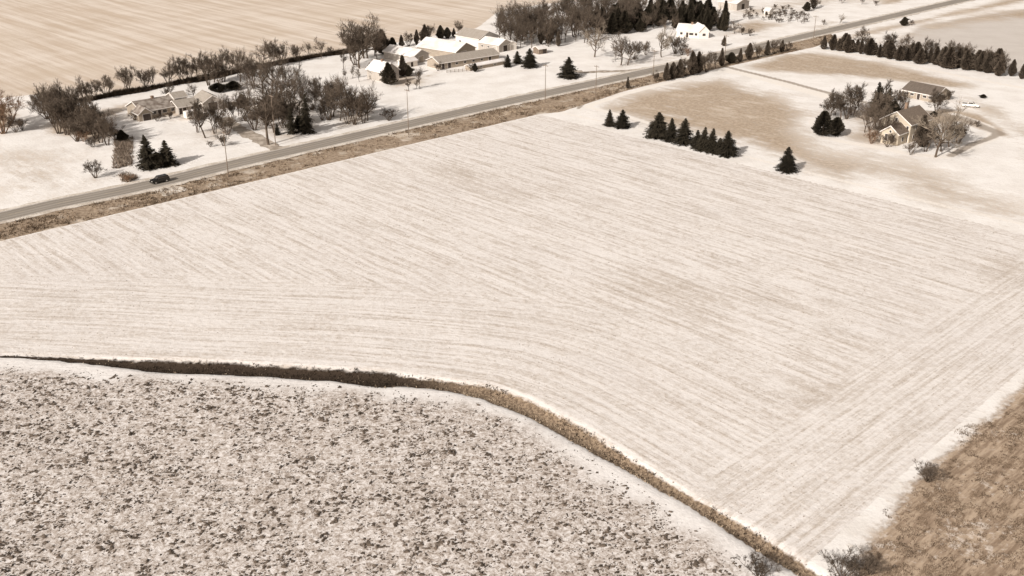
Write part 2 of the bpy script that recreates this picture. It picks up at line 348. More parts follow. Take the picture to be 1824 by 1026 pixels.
# harvested field beyond the hedge: tan with snow caught in the rows
nr = k.noise(k.scale(AB, (.24, .010, 1)), 1, 6, .7); nr2 = k.noise(k.scale(AB, (.012, .05, 1)), 1, 3, .6)
nf = k.mix(k.sm(k.mth('ADD', k.mth('MULTIPLY', nr, .75), k.mth('MULTIPLY', nr2, .25)), .38, .62), (.535, .425, .325), (.70, .605, .515))
nf = k.mix(k.mth('MULTIPLY', k.sm(nbig, .5, .7), .5), nf, (.56, .455, .35))
base = k.mix(k.sm(k.mth('ADD', k.attr('north'), k.mth('MULTIPLY_ADD', nmid, .4, -.2)), .4, .6), base, nf)
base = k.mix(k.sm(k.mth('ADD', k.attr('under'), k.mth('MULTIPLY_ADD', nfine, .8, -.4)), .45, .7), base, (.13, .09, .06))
base = k.mix(k.sm(k.mth('ADD', k.attr('track'), k.mth('MULTIPLY_ADD', nfine, .5, -.25)), .3, .7), base, (.80, .73, .655))
base = k.mix(k.mth('MULTIPLY', k.sm(k.mth('ADD', k.attr('path'), k.mth('MULTIPLY_ADD', nfine, .5, -.25)), .3, .7), .85), base, (.33, .27, .215))
vg = k.mix(k.sm(nfine, .3, .7), (.21, .15, .10), (.43, .33, .24)); vg = k.mix(k.mth('MULTIPLY', k.sm(nmid, .52, .66), .7), vg, (.68, .59, .49))
base = k.mix(k.sm(k.mth('ADD', k.attr('verge'), k.mth('MULTIPLY_ADD', nfine, .5, -.25)), .4, .6), base, vg)
land = k.mix(k.sm(k.mth('ADD', k.attr('main'), k.mth('MULTIPLY_ADD', nfine, .6, -.3)), .45, .55), base, field)
cr = k.noise(k.scale(AB, (.16, 1.0, 1)), 1, 6, .75)
cf = k.mix(k.sm(cr, .38, .62), (.25, .175, .118), (.47, .355, .255)); cf = k.mix(k.mth('MULTIPLY', k.sm(k.mth('ADD', k.mth('MULTIPLY', nfine, .5), k.mth('MULTIPLY', nmid, .5)), .54, .64), .8), cf, (.66, .57, .49))
land = k.mix(k.sm(k.mth('ADD', k.attr('corner'), k.mth('ADD', k.mth('MULTIPLY_ADD', nfine, .8, -.4), k.mth('MULTIPLY_ADD', nmid, .9, -.45))), .3, .75), land, cf)
dm = k.sm(k.mth('ADD', k.attr('dch'), k.mth('MULTIPLY_ADD', nfine, .7, -.35)), 1.15, .8)
dcol = k.mix(k.attr('dleft'), k.mix(k.sm(nspk, .35, .65), (.34, .25, .17), (.13, .09, .06)), (.045, .031, .021))
land = k.mix(dm, land, dcol)
hgt = k.mth('ADD', k.mth('MULTIPLY', rows, .5), k.mth('MULTIPLY', k.mixf(nearm, nfine, q), .8))
k.bump(hgt, .30, .5)
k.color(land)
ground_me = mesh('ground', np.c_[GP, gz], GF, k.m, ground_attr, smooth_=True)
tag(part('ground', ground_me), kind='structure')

# ------------------------------------------------------------------ road, driveways (sheets above the land)
def ribbon(name, pts, width, z, m, off=0.0, jit=0.0, step=4.0, kind='structure', dash=None):
    L = G2(pts); seg = np.r_[0, np.cumsum(np.hypot(*np.diff(L, axis=0).T))]
    s = np.arange(0, seg[-1], step); X = np.c_[np.interp(s, seg, L[:, 0]), np.interp(s, seg, L[:, 1])]
    T = np.gradient(X, axis=0); T /= np.linalg.norm(T, axis=1)[:, None]; N = np.c_[-T[:, 1], T[:, 0]]
    jl = RNG.normal(0, jit, len(s)) if jit else 0; jr = RNG.normal(0, jit, len(s)) if jit else 0
    A = X + N * (off + width / 2 + jl)[:, None] if jit else X + N * (off + width / 2)
    B = X + N * (off - width / 2 + jr)[:, None] if jit else X + N * (off - width / 2)
    n = len(s); V = np.r_[np.c_[B, np.full(n, z)], np.c_[A, np.full(n, z)]]
    i = np.arange(n - 1)
    if dash: i = i[(i % dash[0]) < dash[1]]
    F = np.c_[i, i + 1, i + 1 + n, i + n]
    acr = np.r_[np.c_[s, np.full(n, -width / 2), s * 0], np.c_[s, np.full(n, width / 2), s * 0]]
    me = mesh(name, V, F, m, dict(sv=acr)); o = part(name, me)
    return tag(o, kind=kind)
ka = NT('worn_asphalt'); pn = ka.pos(); a1 = ka.noise(pn, .25, 4, .6); a2 = ka.noise(pn, 3, 3, .6)
_x = ka.n('ShaderNodeSeparateXYZ'); ka.put(_x.inputs[0], ka.attr('sv', True)); off_ = ka.mth('ABSOLUTE', _x.outputs[1])
_st = ka.noise(ka.scale(ka.attr('sv', True), (.05, 1.6, 1)), 1, 4, .65)
whl = ka.mth('ABSOLUTE', ka.mth('SUBTRACT', ka.mth('ABSOLUTE', ka.mth('SUBTRACT', off_, 1.75)), .85))   # worn wheel paths, two in each lane
ca = ka.mix(ka.sm(_st, .3, .7), (.245, .21, .172), (.36, .315, .268)); ca = ka.mix(ka.mth('MULTIPLY', ka.sm(whl, .55, .1), .55), ca, (.185, .155, .126))
ca = ka.mix(ka.mth('MULTIPLY', ka.sm(a2, .45, .75), .3), ca, (.40, .35, .30))
ca = ka.mix(ka.mth('MULTIPLY', ka.sm(ka.mth('ADD', off_, ka.mth('MULTIPLY_ADD', a1, 1.6, -.8)), 3.0, 3.6), .7), ca, (.56, .50, .445))
ka.color(ca)
kg = NT('gravel_shoulder'); pn = kg.pos(); a1 = kg.noise(pn, .3, 4, .6); a2 = kg.noise(pn, 2.2, 3, .7)
kg.color(kg.mix(kg.sm(kg.mth('ADD', kg.mth('MULTIPLY', a1, .6), kg.mth('MULTIPLY', a2, .4)), .42, .58), kg.mix(a2, (.44, .37, .30), (.56, .48, .395)), (.70, .63, .55)))
kl = NT('worn_paint'); kl.color(kl.mix(kl.sm(kl.noise(kl.pos(), 1.5, 3, .7), .35, .6), (.36, .31, .26), (.62, .57, .51)))
ky = NT('worn_yellow_paint'); ky.color(ky.mix(ky.sm(ky.noise(ky.pos(), 1.5, 3, .7), .35, .6), (.30, .25, .2), (.50, .40, .26)))
kd = NT('snowy_gravel'); pn = kd.pos(); d1 = kd.noise(pn, .4, 4, .65)
kd.color(kd.mix(kd.sm(d1, .4, .62), (.30, .245, .195), (.50, .425, .35)))
ROADW = 7.4
ribbon('road_shoulder', ROAD_PX, ROADW + 3.6, .07, kg.m, jit=.3, step=2.5)
ribbon('road', ROAD_PX, ROADW, .10, ka.m)
ribbon('road_edge_line', ROAD_PX, .16, .115, kl.m, off=ROADW / 2 - .35); ribbon('road_edge_line', ROAD_PX, .16, .115, kl.m, off=-ROADW / 2 + .35)
ribbon('road_centre_line', ROAD_PX, .16, .115, ky.m, dash=(3, 1))
ribbon('driveway', [(497, 266), (487, 262), (462, 249), (440, 237), (420, 226), (402, 215), (395, 208)], 5.0, .075, kd.m, jit=.35, step=1.5)
ribbon('driveway', [(1205, 118), (1172, 122), (1120, 126), (1040, 129), (1000, 122)], 3.4, .065, kd.m, jit=.4, step=2.0)
ribbon('field_entrance', [(283, 331), (296, 336), (318, 344)], 6.5, .075, kg.m, jit=.4, step=1.0)

# ------------------------------------------------------------------ stuff: grass, weeds, clods, stubble
def tufts(name, P, h, w, blades, m, label, cat):
    n = len(P); z = ground_z(P)
    V = []; idx = np.arange(n * blades)
    bx = np.repeat(P, blades, 0) + RNG.normal(0, 1, (n * blades, 2)) * np.repeat(w, blades)[:, None] * .5
    bz = np.repeat(z, blades); bh = np.repeat(h, blades) * RNG.uniform(.5, 1.15, n * blades); bw = np.repeat(w, blades) * RNG.uniform(.12, .3, n * blades)
    az = RNG.uniform(0, 6.283, n * blades); lean = RNG.normal(0, .45, (n * blades, 2)) * bh[:, None]
    d = np.c_[np.cos(az), np.sin(az)] * bw[:, None]
    V = np.stack([np.c_[bx - d, bz - .05], np.c_[bx + d, bz - .05], np.c_[bx + lean, bz + bh]], 1).reshape(-1, 3)
    F = np.arange(n * blades * 3).reshape(-1, 3)
    return tag(part(name, mesh(name, V, F, m)), label, cat, kind='stuff')
def lumps(name, P, r, hh, m, label, cat):
    n = len(P); z = ground_z(P); V = []; F = []
    k_ = 5; az = RNG.uniform(0, 6.283, n)[:, None] + np.arange(k_)[None] * 6.283 / k_
    rr = r[:, None] * RNG.uniform(.45, 1.3, (n, k_)); st = RNG.uniform(.6, 1.7, n)
    ring = np.stack([P[:, 0:1] + np.cos(az) * rr * st[:, None], P[:, 1:2] + np.sin(az) * rr / st[:, None], np.repeat((z - .03)[:, None], k_, 1)], -1)
    top = np.c_[P + RNG.normal(0, .3, (n, 2)) * r[:, None], z + hh][:, None]
    V = np.concatenate([ring, top], 1).reshape(-1, 3); o = (np.arange(n) * (k_ + 1))[:, None, None]
    f = np.array([[j, (j + 1) % k_, k_] for j in range(k_)])[None]
    return tag(part(name, mesh(name, V, (o + f).reshape(-1, 3), m)), label, cat, kind='stuff')
def in_px(n, x0, x1, y0, y1):               # points spread over the land seen in a window of the survey
    q = G2([(x0, y0), (x1, y0), (x1, y1), (x0, y1)]); lo = q.min(0); hi = q.max(0)
    return RNG.uniform(lo, hi, (n, 2))
def near_ok(P, lo, hi):
    _, t1, _ = ditch_profile(P); return smooth(-t1, lo, hi)
P = in_px(60000, -60, 1560, 640, 1060)      # clod clusters: short chains of compact lumps
d_ = smooth(vnoise(P, .2, 5) * .3 + vnoise(P, .8, 1) * .7, .25, .8) * near_ok(P, 3, 9)
P = P[RNG.uniform(0, 1, len(P)) < d_ * .34]
out = [P]; q = P.copy(); st_ = RNG.normal(0, .42, P.shape)
for _ in range(3):
    m_ = RNG.uniform(0, 1, len(q)) < .55; q = q[m_] + st_[m_] + RNG.normal(0, .14, (m_.sum(), 2)); st_ = st_[m_]; out.append(q)
big = np.concatenate(out)
P = in_px(260000, -60, 1560, 640, 1060)
d_ = smooth(vnoise(P, 1.1, 1) * .6 + vnoise(P, 2.4, 2) * .4, .5, .8) * near_ok(P, 2, 7)
small = P[RNG.uniform(0, 1, len(P)) < d_ * .7]; print('clods', len(big), len(small))
P = np.r_[big, small]; r_ = np.r_[RNG.uniform(.10, .36, len(big)) ** 1.0 * RNG.choice([.5, .75, 1.15], len(big)), RNG.uniform(.05, .15, len(small))]
lumps('soil_clods', P, r_, r_ * RNG.uniform(.6, 1.1, len(P)), M['clod'], 'dark clods and crop litter poking through snow on the near field', 'soil clods')
# stubble litter following the rows of the white field
P = in_px(900000, -60, 1900, 200, 1026)
sd = poly_sd(P, G2(MAINF)); s1, t1, hw1 = ditch_profile(P); a_, b_ = P @ eA, P @ eB
rowi = np.abs(((a_ / 1.52) % 1) - .5); rowc = np.abs(((t1 / 1.52) % 1) - .5)
row = np.where(t1 < 36, rowc, rowi)
pr = smooth(row, .36, .5) * smooth(vnoise(P, .05, 8) * .5 + vnoise(P, .4, 9) * .5, .42, .78)
keep = (sd > 1) & (t1 > hw1 * 1.4) & (RNG.uniform(0, 1, len(P)) < pr * .34)
P = P[keep]; print('stubble', len(P))
lumps('crop_stubble', P, RNG.uniform(.04, .15, len(P)), RNG.uniform(.05, .15, len(P)), M['stubble'], 'straw coloured stubble showing in rows through the snow of the big field', 'stubble')
# ditch
P = in_px(260000, -120, 1560, 560, 1080)
s1, t1, hw1 = ditch_profile(P); left = 1 - smooth(s1, *np.interp([690, 860], [p[0] for p in DITCH_PX], _seg))
inside = (np.abs(t1 / hw1 + .5 * (vnoise(P, .5, 4) - .5)) < .95)
gp = P[inside & (RNG.uniform(0, 1, len(P)) > left * .93) & (RNG.uniform(0, 1, len(P)) < .30)]
gp = gp[:26000]
tufts('dry_grass', gp, RNG.uniform(.10, .36, len(gp)), RNG.uniform(.2, .45, len(gp)), 4, M['drygrass'], 'dry tan grass filling the winding waterway across the field', 'grass')
far_ = smooth(s1, *np.interp([930, 1250], [p[0] for p in DITCH_PX], _seg))
edge = (t1 > hw1 * (.15 - 1.0 * far_)) & (t1 < hw1 * 1.1) & (vnoise(P, .35, 12) > .55 - .16 * far_)
wp = P[(inside & (RNG.uniform(0, 1, len(P)) < left)) | edge]; wp = wp[RNG.uniform(0, 1, len(wp)) < .30]
tufts('dead_weeds', wp, RNG.uniform(.12, .42, len(wp)), RNG.uniform(.2, .4, len(wp)), 4, M['darkgrass'], 'dark dead weeds along the waterway', 'weeds')
# roadside verge
P = in_px(420000, -60, 1480, 60, 440)
sd = poly_sd(P, G2(VERGE)); n1 = vnoise(P, .25, 21); vs, vt = line_st(P, G2(ROAD_PX))
vp = P[(sd > .3) & (np.abs(vt) > 5.6) & (n1 > .34)]; vp = vp[RNG.uniform(0, 1, len(vp)) < .15 + 1.1 * smooth(vnoise(vp, .07, 25) * .6 + vnoise(vp, .3, 26) * .4, .3, .65)]; print('verge', len(vp))
_sdv = poly_sd(vp, G2(VERGE)); dk = (vnoise(vp, .9, 22) * .5 + vnoise(vp, 2.3, 23) * .5 + .22 * smooth(_sdv, 6, 1.5) + .12 * smooth(vp[:, 0], -60, -120)) > .62
tufts('roadside_grass', vp[~dk], RNG.uniform(.2, .55, (~dk).sum()), RNG.uniform(.25, .5, (~dk).sum()), 3, M['drygrass'], 'dry tan grass on the verge between road and white field', 'grass')
tufts('roadside_weeds', vp[dk], RNG.uniform(.3, .8, dk.sum()), RNG.uniform(.25, .5, dk.sum()), 4, M['verge'], 'dark brown weeds on the verge between road and white field', 'weeds')
P = in_px(90000, 1480, 1900, 640, 1060)
cp = P[(poly_sd(P, G2([(1890, 625), (1824, 685), (1764, 742), (1702, 790), (1630, 850), (1580, 925), (1490, 1050), (1500, 1200), (2300, 1200), (2300, 600)])) + 5 * (vnoise(P, .2, 50) - .5) > .5) & (vnoise(P, .6, 51) * .5 + vnoise(P, 1.9, 52) * .5 > .5)]; print('corner', len(cp))
tufts('pasture_grass', cp, RNG.uniform(.08, .25, len(cp)), RNG.uniform(.15, .35, len(cp)), 3, M['verge'], 'short brown grass on the field at the lower right corner', 'grass')
# tall dry grass clumps by the bushes on the left and undergrowth of the hedge row
P = in_px(30000, -40, 260, 170, 330)
gq = P[(poly_sd(P, G2([(207, 250), (233, 246), (232, 296), (205, 300)])) > -.5) | (poly_sd(P, G2([(212, 312), (228, 307), (246, 316), (235, 324), (215, 325)])) > 0)]
tufts('tall_grass', gq, RNG.uniform(.6, 1.3, len(gq)), RNG.uniform(.3, .6, len(gq)), 5, M['wood'], 'tall brown dead grass growing beside the spruce pair', 'grass')
P = in_px(200000, 130, 640, 85, 190); hs_, ht_ = line_st(P, G2([(150, 180), (240, 162), (350, 143), (450, 122), (560, 101), (620, 92)]))
hp = P[(np.abs(ht_) < 1.5 + vnoise(P, .1, 31) * 2.5)]; hp = hp[RNG.uniform(0, 1, len(hp)) < .55]; print('hedge', len(hp))
tufts('undergrowth', hp, RNG.uniform(.5, 1.4, len(hp)), RNG.uniform(.4, .8, len(hp)), 4, M['darkgrass'], 'dark undergrowth along the foot of the hedge row', 'undergrowth')

# ------------------------------------------------------------------ trees (each kind modelled about 10 m tall, origin at the base)
def bare(seed, form):
    r = random.Random(seed); T = MB(); C = MB()
    def rv(): return Vector((r.gauss(0, 1), r.gauss(0, 1), r.gauss(0, 1)))
    def grow(p, d, L, rad, lv, up):
        n = 4 if lv < 2 else 3; pts = [p]; q = p.copy(); dd = d.copy()
        for i in range(n):
            dd = (dd + rv() * (.10 if lv == 0 else .17) + Vector((0, 0, up))).normalized(); q = q + dd * (L / n); pts.append(q)
        end = .35 if lv < 3 else .5
        rads = [rad * (1 - (1 - end) * i / n) for i in range(n + 1)]
        (T if lv < 2 else C).tube(pts, rads, 6 if lv == 0 else (4 if lv == 1 else 3), cap=False)
        return pts, dd
    def fork(pts, lv, L, rad):
        kids = {1: 6, 2: 5, 3: 3}[lv]
        for i in range(kids + r.randint(-1, 1)):
            f = r.uniform(.35, 1.0) * (len(pts) - 1); a = min(int(f), len(pts) - 2); p = pts[a].lerp(pts[a + 1], f - a)
            ax = (pts[a + 1] - pts[a]).normalized(); side = ax.cross(rv()).normalized()
            d = (ax * r.uniform(.6, .95) + side * r.uniform(.35, .8) + Vector((0, 0, .18))).normalized()
            l2 = L * r.uniform(.5, .78); r2 = max(rad * .52, .024)
            p2, _ = grow(p, d, l2, r2, lv + 1 if lv < 3 else 3, {1: .08, 2: .05, 3: .03}[lv])
            if lv < 3: fork(p2, lv + 1, l2, r2)
    stems = {'round': 1, 'vase': 1, 'tall': 1, 'brush': 8, 'clump': 4}[form]
    for s in range(stems):
        if stems == 1:
            p0 = Vector((0, 0, -.1)); d0 = Vector((r.gauss(0, .06), r.gauss(0, .06), 1)).normalized(); L = {'round': 5.2, 'vase': 3.2, 'tall': 8.0}[form]; rad = .24
        else:
            a = 6.283 * (s + r.random() * .6) / stems; sp = .42 if form == 'brush' else .24
            p0 = Vector((math.cos(a) * .35, math.sin(a) * .35, -.1)); d0 = Vector((math.cos(a) * sp * r.uniform(.5, 1.5), math.sin(a) * sp * r.uniform(.5, 1.5), 1)).normalized(); L = r.uniform(4, 6); rad = .13
        pts, dd = grow(p0, d0, L, rad, 0, .02)
        nl = {'round': 11, 'vase': 8, 'tall': 15, 'brush': 4, 'clump': 6}[form]
        for i in range(nl):
            f = (r.uniform(.32, 1) if form != 'vase' else r.uniform(.7, 1)) * (len(pts) - 1); a = min(int(f), len(pts) - 2); p = pts[a].lerp(pts[a + 1], f - a)
            az = r.uniform(0, 6.283); el = {'round': r.uniform(.15, 1.1), 'vase': r.uniform(.8, 1.25), 'tall': r.uniform(.5, 1.1), 'brush': r.uniform(.5, 1.2), 'clump': r.uniform(.5, 1.2)}[form]
            d = Vector((math.cos(az) * math.cos(el), math.sin(az) * math.cos(el), math.sin(el)))
            l1 = {'round': r.uniform(3, 4.6), 'vase': r.uniform(4.5, 6), 'tall': r.uniform(1.8, 3.4) * (1.3 - .5 * f / 4), 'brush': r.uniform(2, 3.4), 'clump': r.uniform(2.2, 3.8)}[form]
            p1, _ = grow(p, d, l1, rad * .5, 1, .10); fork(p1, 1, l1 * .6, rad * .42)
    return T, C
def fin(T, C, h=10.0):
    zs = [v[2] for v in C.V]; k_ = h / np.percentile(zs, 99.5)
    for b in (T, C): b.V = [(x * k_, y * k_, z * k_) for x, y, z in b.V]
    return T, C
def spruce(seed, rmax=2.6, h=10.0):
    r = random.Random(seed); T = MB(); C = MB(); T.tube([(0, 0, -.1), (0, 0, h * .5), (0, 0, h * .97)], [.17, .1, .02], 6)
    z = .45
    while z < h * .985:
        f = z / h; base = rmax * (1 - f) ** .85 * (.86 + .14 * math.sin(seed + z * 2.2)) + .10
        for b in range(15 if f < .6 else 9):
            a = r.uniform(0, 6.283); L = base * r.uniform(.62, 1.13); droop = r.uniform(.05, .35) * (1 - f) ; lift = .25 * f
            d = Vector((math.cos(a), math.sin(a), 0)); sd = Vector((-d.y, d.x, 0)); p0 = Vector((0, 0, z))
            for j in range(8):
                t = (j + r.uniform(.3, 1)) / 8; c = p0 + d * L * t + Vector((0, 0, -droop * L * t * t + lift * L * t)); wd = L * .20 * (1.2 - t * .8) + .07
                for sg in (-1, 1):
                    tip = c + sd * sg * wd * r.uniform(.8, 1.6) + d * wd * r.uniform(.2, .9) + Vector((0, 0, r.uniform(-.22, .04)))
                    C.add([c - d * wd * .45, c + d * wd * .5, tip], [(0, 1, 2)])
                C.add([c - sd * wd * .35, c + sd * wd * .35, c + d * wd * .8 + Vector((0, 0, -r.uniform(.1, .4)))], [(0, 1, 2)])
        z += r.uniform(.20, .34) * (1.15 - .4 * f)
    return T, C
def cedar(seed, rmax=2.0, h=10.0, belly=.35, n=4200, ss=1.0, pw=.8):
    r = random.Random(seed); T = MB(); C = MB(); T.tube([(0, 0, -.1), (0, 0, h * .6)], [.16, .06], 6)
    lob = [(r.uniform(0, 6.283), r.uniform(.05, .98), r.uniform(-.35, .45)) for _ in range(26)]
    for i in range(n):
        f = r.random() ** .85; a = r.uniform(0, 6.283)
        prof = (min(1, f / belly) ** .55 * .95 + .05) if f < belly else ((1 - f) / (1 - belly)) ** pw
        w = rmax * prof
        for la, lf, lr in lob:
            da = abs((a - la + math.pi) % 6.283 - math.pi)
            w *= 1 + lr * math.exp(-(da / .5) ** 2 - ((f - lf) / .1) ** 2)
        rad = w * r.random() ** .33 * r.uniform(.82, 1.16)
        p = Vector((math.cos(a) * rad, math.sin(a) * rad, .2 + f * h * .96)); sz = r.uniform(.2, .55) * ss
        out = Vector((math.cos(a), math.sin(a), r.uniform(.4, 1.8))).normalized(); sd = out.cross(Vector((r.gauss(0, 1), r.gauss(0, 1), r.gauss(0, 1)))).normalized()
        C.add([p - sd * sz * .5, p + sd * sz * .5, p + out * sz * 1.3], [(0, 1, 2)])
    return T, C
KIND = {}
def reg(kind, builds, bark, leaf, crown):
    KIND[kind] = [(b[0].me(kind + '_trunk', M[bark]), b[1].me(kind + '_' + crown, M[leaf]), crown) for b in builds]
reg('round', [fin(*bare(s, 'round')) for s in (1, 2, 3)], 'bark', 'twig', 'crown')
reg('vase', [fin(*bare(s, 'vase')) for s in (4, 5, 6)], 'bark', 'twig', 'crown')
reg('tall', [fin(*bare(s, 'tall')) for s in (7, 8)], 'bark', 'twig', 'crown')
_br = [fin(*bare(s, 'brush')) for s in (9, 10, 11)]
reg('brush', _br, 'bark', 'twig', 'crown'); reg('rust', _br, 'rusttwig', 'rusttwig', 'crown')
_cl = [fin(*bare(s, 'clump')) for s in (12, 13)]
reg('clump', _cl, 'bark', 'twig', 'crown')
KIND['pale'] = [(t_m, c_m.copy(), cr_) for t_m, c_m, cr_ in KIND['round']]
for a_ in KIND['pale']: a_[1].materials[0] = M['paletwig']
reg('spruce', [spruce(21, 4.6), spruce(22, 4.2), spruce(23, 4.9), spruce(26, 4.0), spruce(27, 4.6)], 'bark', 'needle', 'crown')
reg('slim', [spruce(24, 3.5), spruce(25, 3.2)], 'bark', 'needle', 'crown')
reg('cedar', [cedar(31, 2.3, belly=.22), cedar(32, 1.9, belly=.4), cedar(33, 2.5, belly=.15), cedar(36, 2.2, belly=.3), cedar(37, 2.0, belly=.25), cedar(38, 1.7, belly=.2)], 'bark', 'cedarleaf', 'crown')
reg('ball', [cedar(34, 4.6, belly=.4, n=7000, ss=1.4, pw=.55), cedar(35, 4.2, belly=.3, n=7000, ss=1.4, pw=.55)], 'bark', 'needle', 'crown')
KIND['dark'] = [(t_m, c_m.copy(), cr_) for t_m, c_m, cr_ in KIND['cedar']]
for a_ in KIND['dark']: a_[1].materials[0] = M['needle']
OBJ = {'round': ('bare_tree', 'tree'), 'vase': ('bare_tree', 'tree'), 'tall': ('bare_tree', 'tree'), 'pale': ('bare_tree', 'tree'), 'clump': ('bare_tree', 'tree'),
       'brush': ('bare_shrub', 'shrub'), 'rust': ('rusty_shrub', 'shrub'), 'spruce': ('spruce_tree', 'tree'), 'slim': ('spruce_tree', 'tree'), 'cedar': ('cedar_tree', 'tree'), 'dark': ('cedar_tree', 'tree'), 'ball': ('evergreen_shrub', 'shrub')}
_cnt = {}
def tree(kind, px, py, hpx, label, group=None, wide=1.0):
    name, cat = OBJ[kind]; i = _cnt.get(kind, 0); _cnt[kind] = i + 1
    tm, cm, crown = KIND[kind][i % len(KIND[kind])]
    h = metres(px, py, hpx) / 10; g = G(px, py)
    o = thing(name, label, cat, (g.x, g.y, 0), random.uniform(0, 6.283), group); o.scale = (h * wide, h * wide, h)
    if kind in ('spruce', 'slim', 'cedar', 'dark'):
        v_ = random.uniform(.85, 1.18); o.scale = (h * wide * v_, h * wide * v_ * random.uniform(.88, 1.1), h * random.uniform(.94, 1.07)); o.rotation_euler.x = random.gauss(0, .03); o.rotation_euler.y = random.gauss(0, .03)
    part('trunk', tm, o); part(crown, cm, o)
    return o
ORD = ['first', 'second', 'third', 'fourth', 'fifth', 'sixth', 'seventh', 'eighth', 'ninth', 'tenth', 'eleventh', 'twelfth', 'thirteenth', 'fourteenth', 'fifteenth', 'sixteenth', 'seventeenth', 'eighteenth',
       'nineteenth', 'twentieth', 'twenty-first', 'twenty-second', 'twenty-third', 'twenty-fourth', 'twenty-fifth', 'twenty-sixth', 'twenty-seventh', 'twenty-eighth', 'twenty-ninth', 'thirtieth',
       'thirty-first', 'thirty-second', 'thirty-third', 'thirty-fourth', 'thirty-fifth', 'thirty-sixth', 'thirty-seventh', 'thirty-eighth', 'thirty-ninth', 'fortieth']
# spruces on the edge of the white field
for i, (x, y, h, lab) in enumerate([
    (1086, 224, 30, 'narrow dark spruce, the one nearest the road on the white field edge'), (1108, 228, 32, 'broad dark spruce, right one of the pair nearest the road corner'),
    (1171, 245, 46, 'tallest dark spruce, left end of the thick spruce row on the field edge'), (1195, 250, 40, 'slim dark spruce right beside the tallest of the spruce row'),
    (1217, 256, 42, 'dark broad spruce, third from the left in the thick spruce row'), (1242, 263, 32, 'short dark spruce filling the middle gap of the spruce row'),
    (1253, 268, 40, 'slim dark spruce just right of the short one in the spruce row'), (1266, 271, 40, 'slim dark spruce third from the right end of the spruce row'),
    (1280, 273, 28, 'low dark spruce tucked in second from the right end of the row'), (1295, 277, 42, 'dark spruce at the right end of the spruce row, throwing a shadow'),
    (1401, 306, 42, 'lone dark spruce standing apart on the edge of the white field')]):
    tree('slim' if i in (0, 3, 6, 7) else 'spruce', x, y, h, lab, 'spruces on the edge of the white field', 1.4)
# near left spruces
tree('spruce', 266, 299, 54, 'tall dark spruce, left one of the pair beside the road', 'spruces beside the road', .85)
tree('spruce', 298, 293, 42, 'shorter spruce with lighter top, right one of the pair by the road', 'spruces beside the road', 1.1)
tree('ball', 281, 298, 24, 'low black evergreen bush between the two roadside spruces')
# middle lawn spruces
for x, y, h, lab in [(904, 119, 22, 'small dark spruce at the right end of the long grey barn'), (922, 113, 22, 'round dark spruce between two others right of the long grey barn'),
                     (943, 120, 33, 'tall dark spruce with a long shadow, right of the long grey barn'), (1012, 138, 36, 'lone dark spruce standing on the open snowy lawn by the road')]:
    tree('spruce', x, y, h, lab, 'dark spruces on the farm lawn', 1.25)
# right house
tree('dark', 1465, 241, 42, 'big dense dark evergreen, left of the pair on the snowy lawn edge', 'evergreens left of the cream house', 1.75)
tree('dark', 1487, 242, 30, 'smaller dark evergreen, right of the pair on the snowy lawn edge', 'evergreens left of the cream house', 1.9)
tree('slim', 1560, 206, 52, 'tall dark spruce behind the left corner of the cream house', None, .9)
tree('spruce', 1580, 204, 46, 'broad dark spruce right behind the cream house', None, 1.0)
tree('ball', 1590, 205, 22, 'low dark bush behind the cream house, at the foot of the spruces')
tree('clump', 1476, 212, 44, 'pale bare tree standing just behind the dark evergreen pair'); tree('tall', 1497, 215, 46, 'thin bare tree right of the dark evergreen pair')
tree('clump', 1518, 205, 50, 'bare many stemmed tree between the evergreen pair and the cream house'); tree('tall', 1530, 196, 38, 'slender bare tree beside the drive left of the cream house')
tree('vase', 1549, 248, 58, 'brown bare tree with wide crown left of the cream house'); tree('clump', 1572, 252, 48, 'bare bushy tree against the left wall of the cream house')
tree('rust', 1552, 256, 22, 'rusty brown shrub on the lawn left of the cream house'); tree('brush', 1580, 262, 22, 'grey bare shrub in front of the cream house door')
tree('cedar', 1640, 256, 46, 'dark evergreen tree against the right side of the cream house', None, 1.3); tree('ball', 1642, 262, 17, 'low dark bush at the foot of the evergreen right of the cream house')
tree('pale', 1666, 280, 88, 'tall pale bare tree in front of the yard, right of the cream house'); tree('pale', 1690, 262, 60, 'pale bare tree with wide crown, rightmost beside the cream house')
tree('brush', 1690, 250, 30, 'bare brown shrub under the pale tree right of the cream house'); tree('brush', 1716, 244, 14, 'dark brown bush right of the pale bare trees by the cream house')
tree('brush', 1740, 226, 10, 'tiny bare shrub inside the bend of the looping drive'); tree('ball', 1663, 208, 9, 'low dark bush on the brown yard behind the cream house', None, 1.3)
tree('clump', 1668, 205, 40, 'thin bare tree on the yard in front of the grey roofed barn'); tree('brush', 1690, 178, 16, 'small bare bush at the right end of the grey roofed barn')
tree('ball', 1751, 175, 6, 'low dark bush alone on the snow right of the grey roofed barn', None, 1.6); tree('brush', 1600, 178, 16, 'bare brush at the left end of the grey roofed barn')
tree('vase', 1587, 262, 26, 'small bare tree in front of the cream house gable'); tree('clump', 1622, 276, 28, 'small bare tree on the snow in front of the cream house')
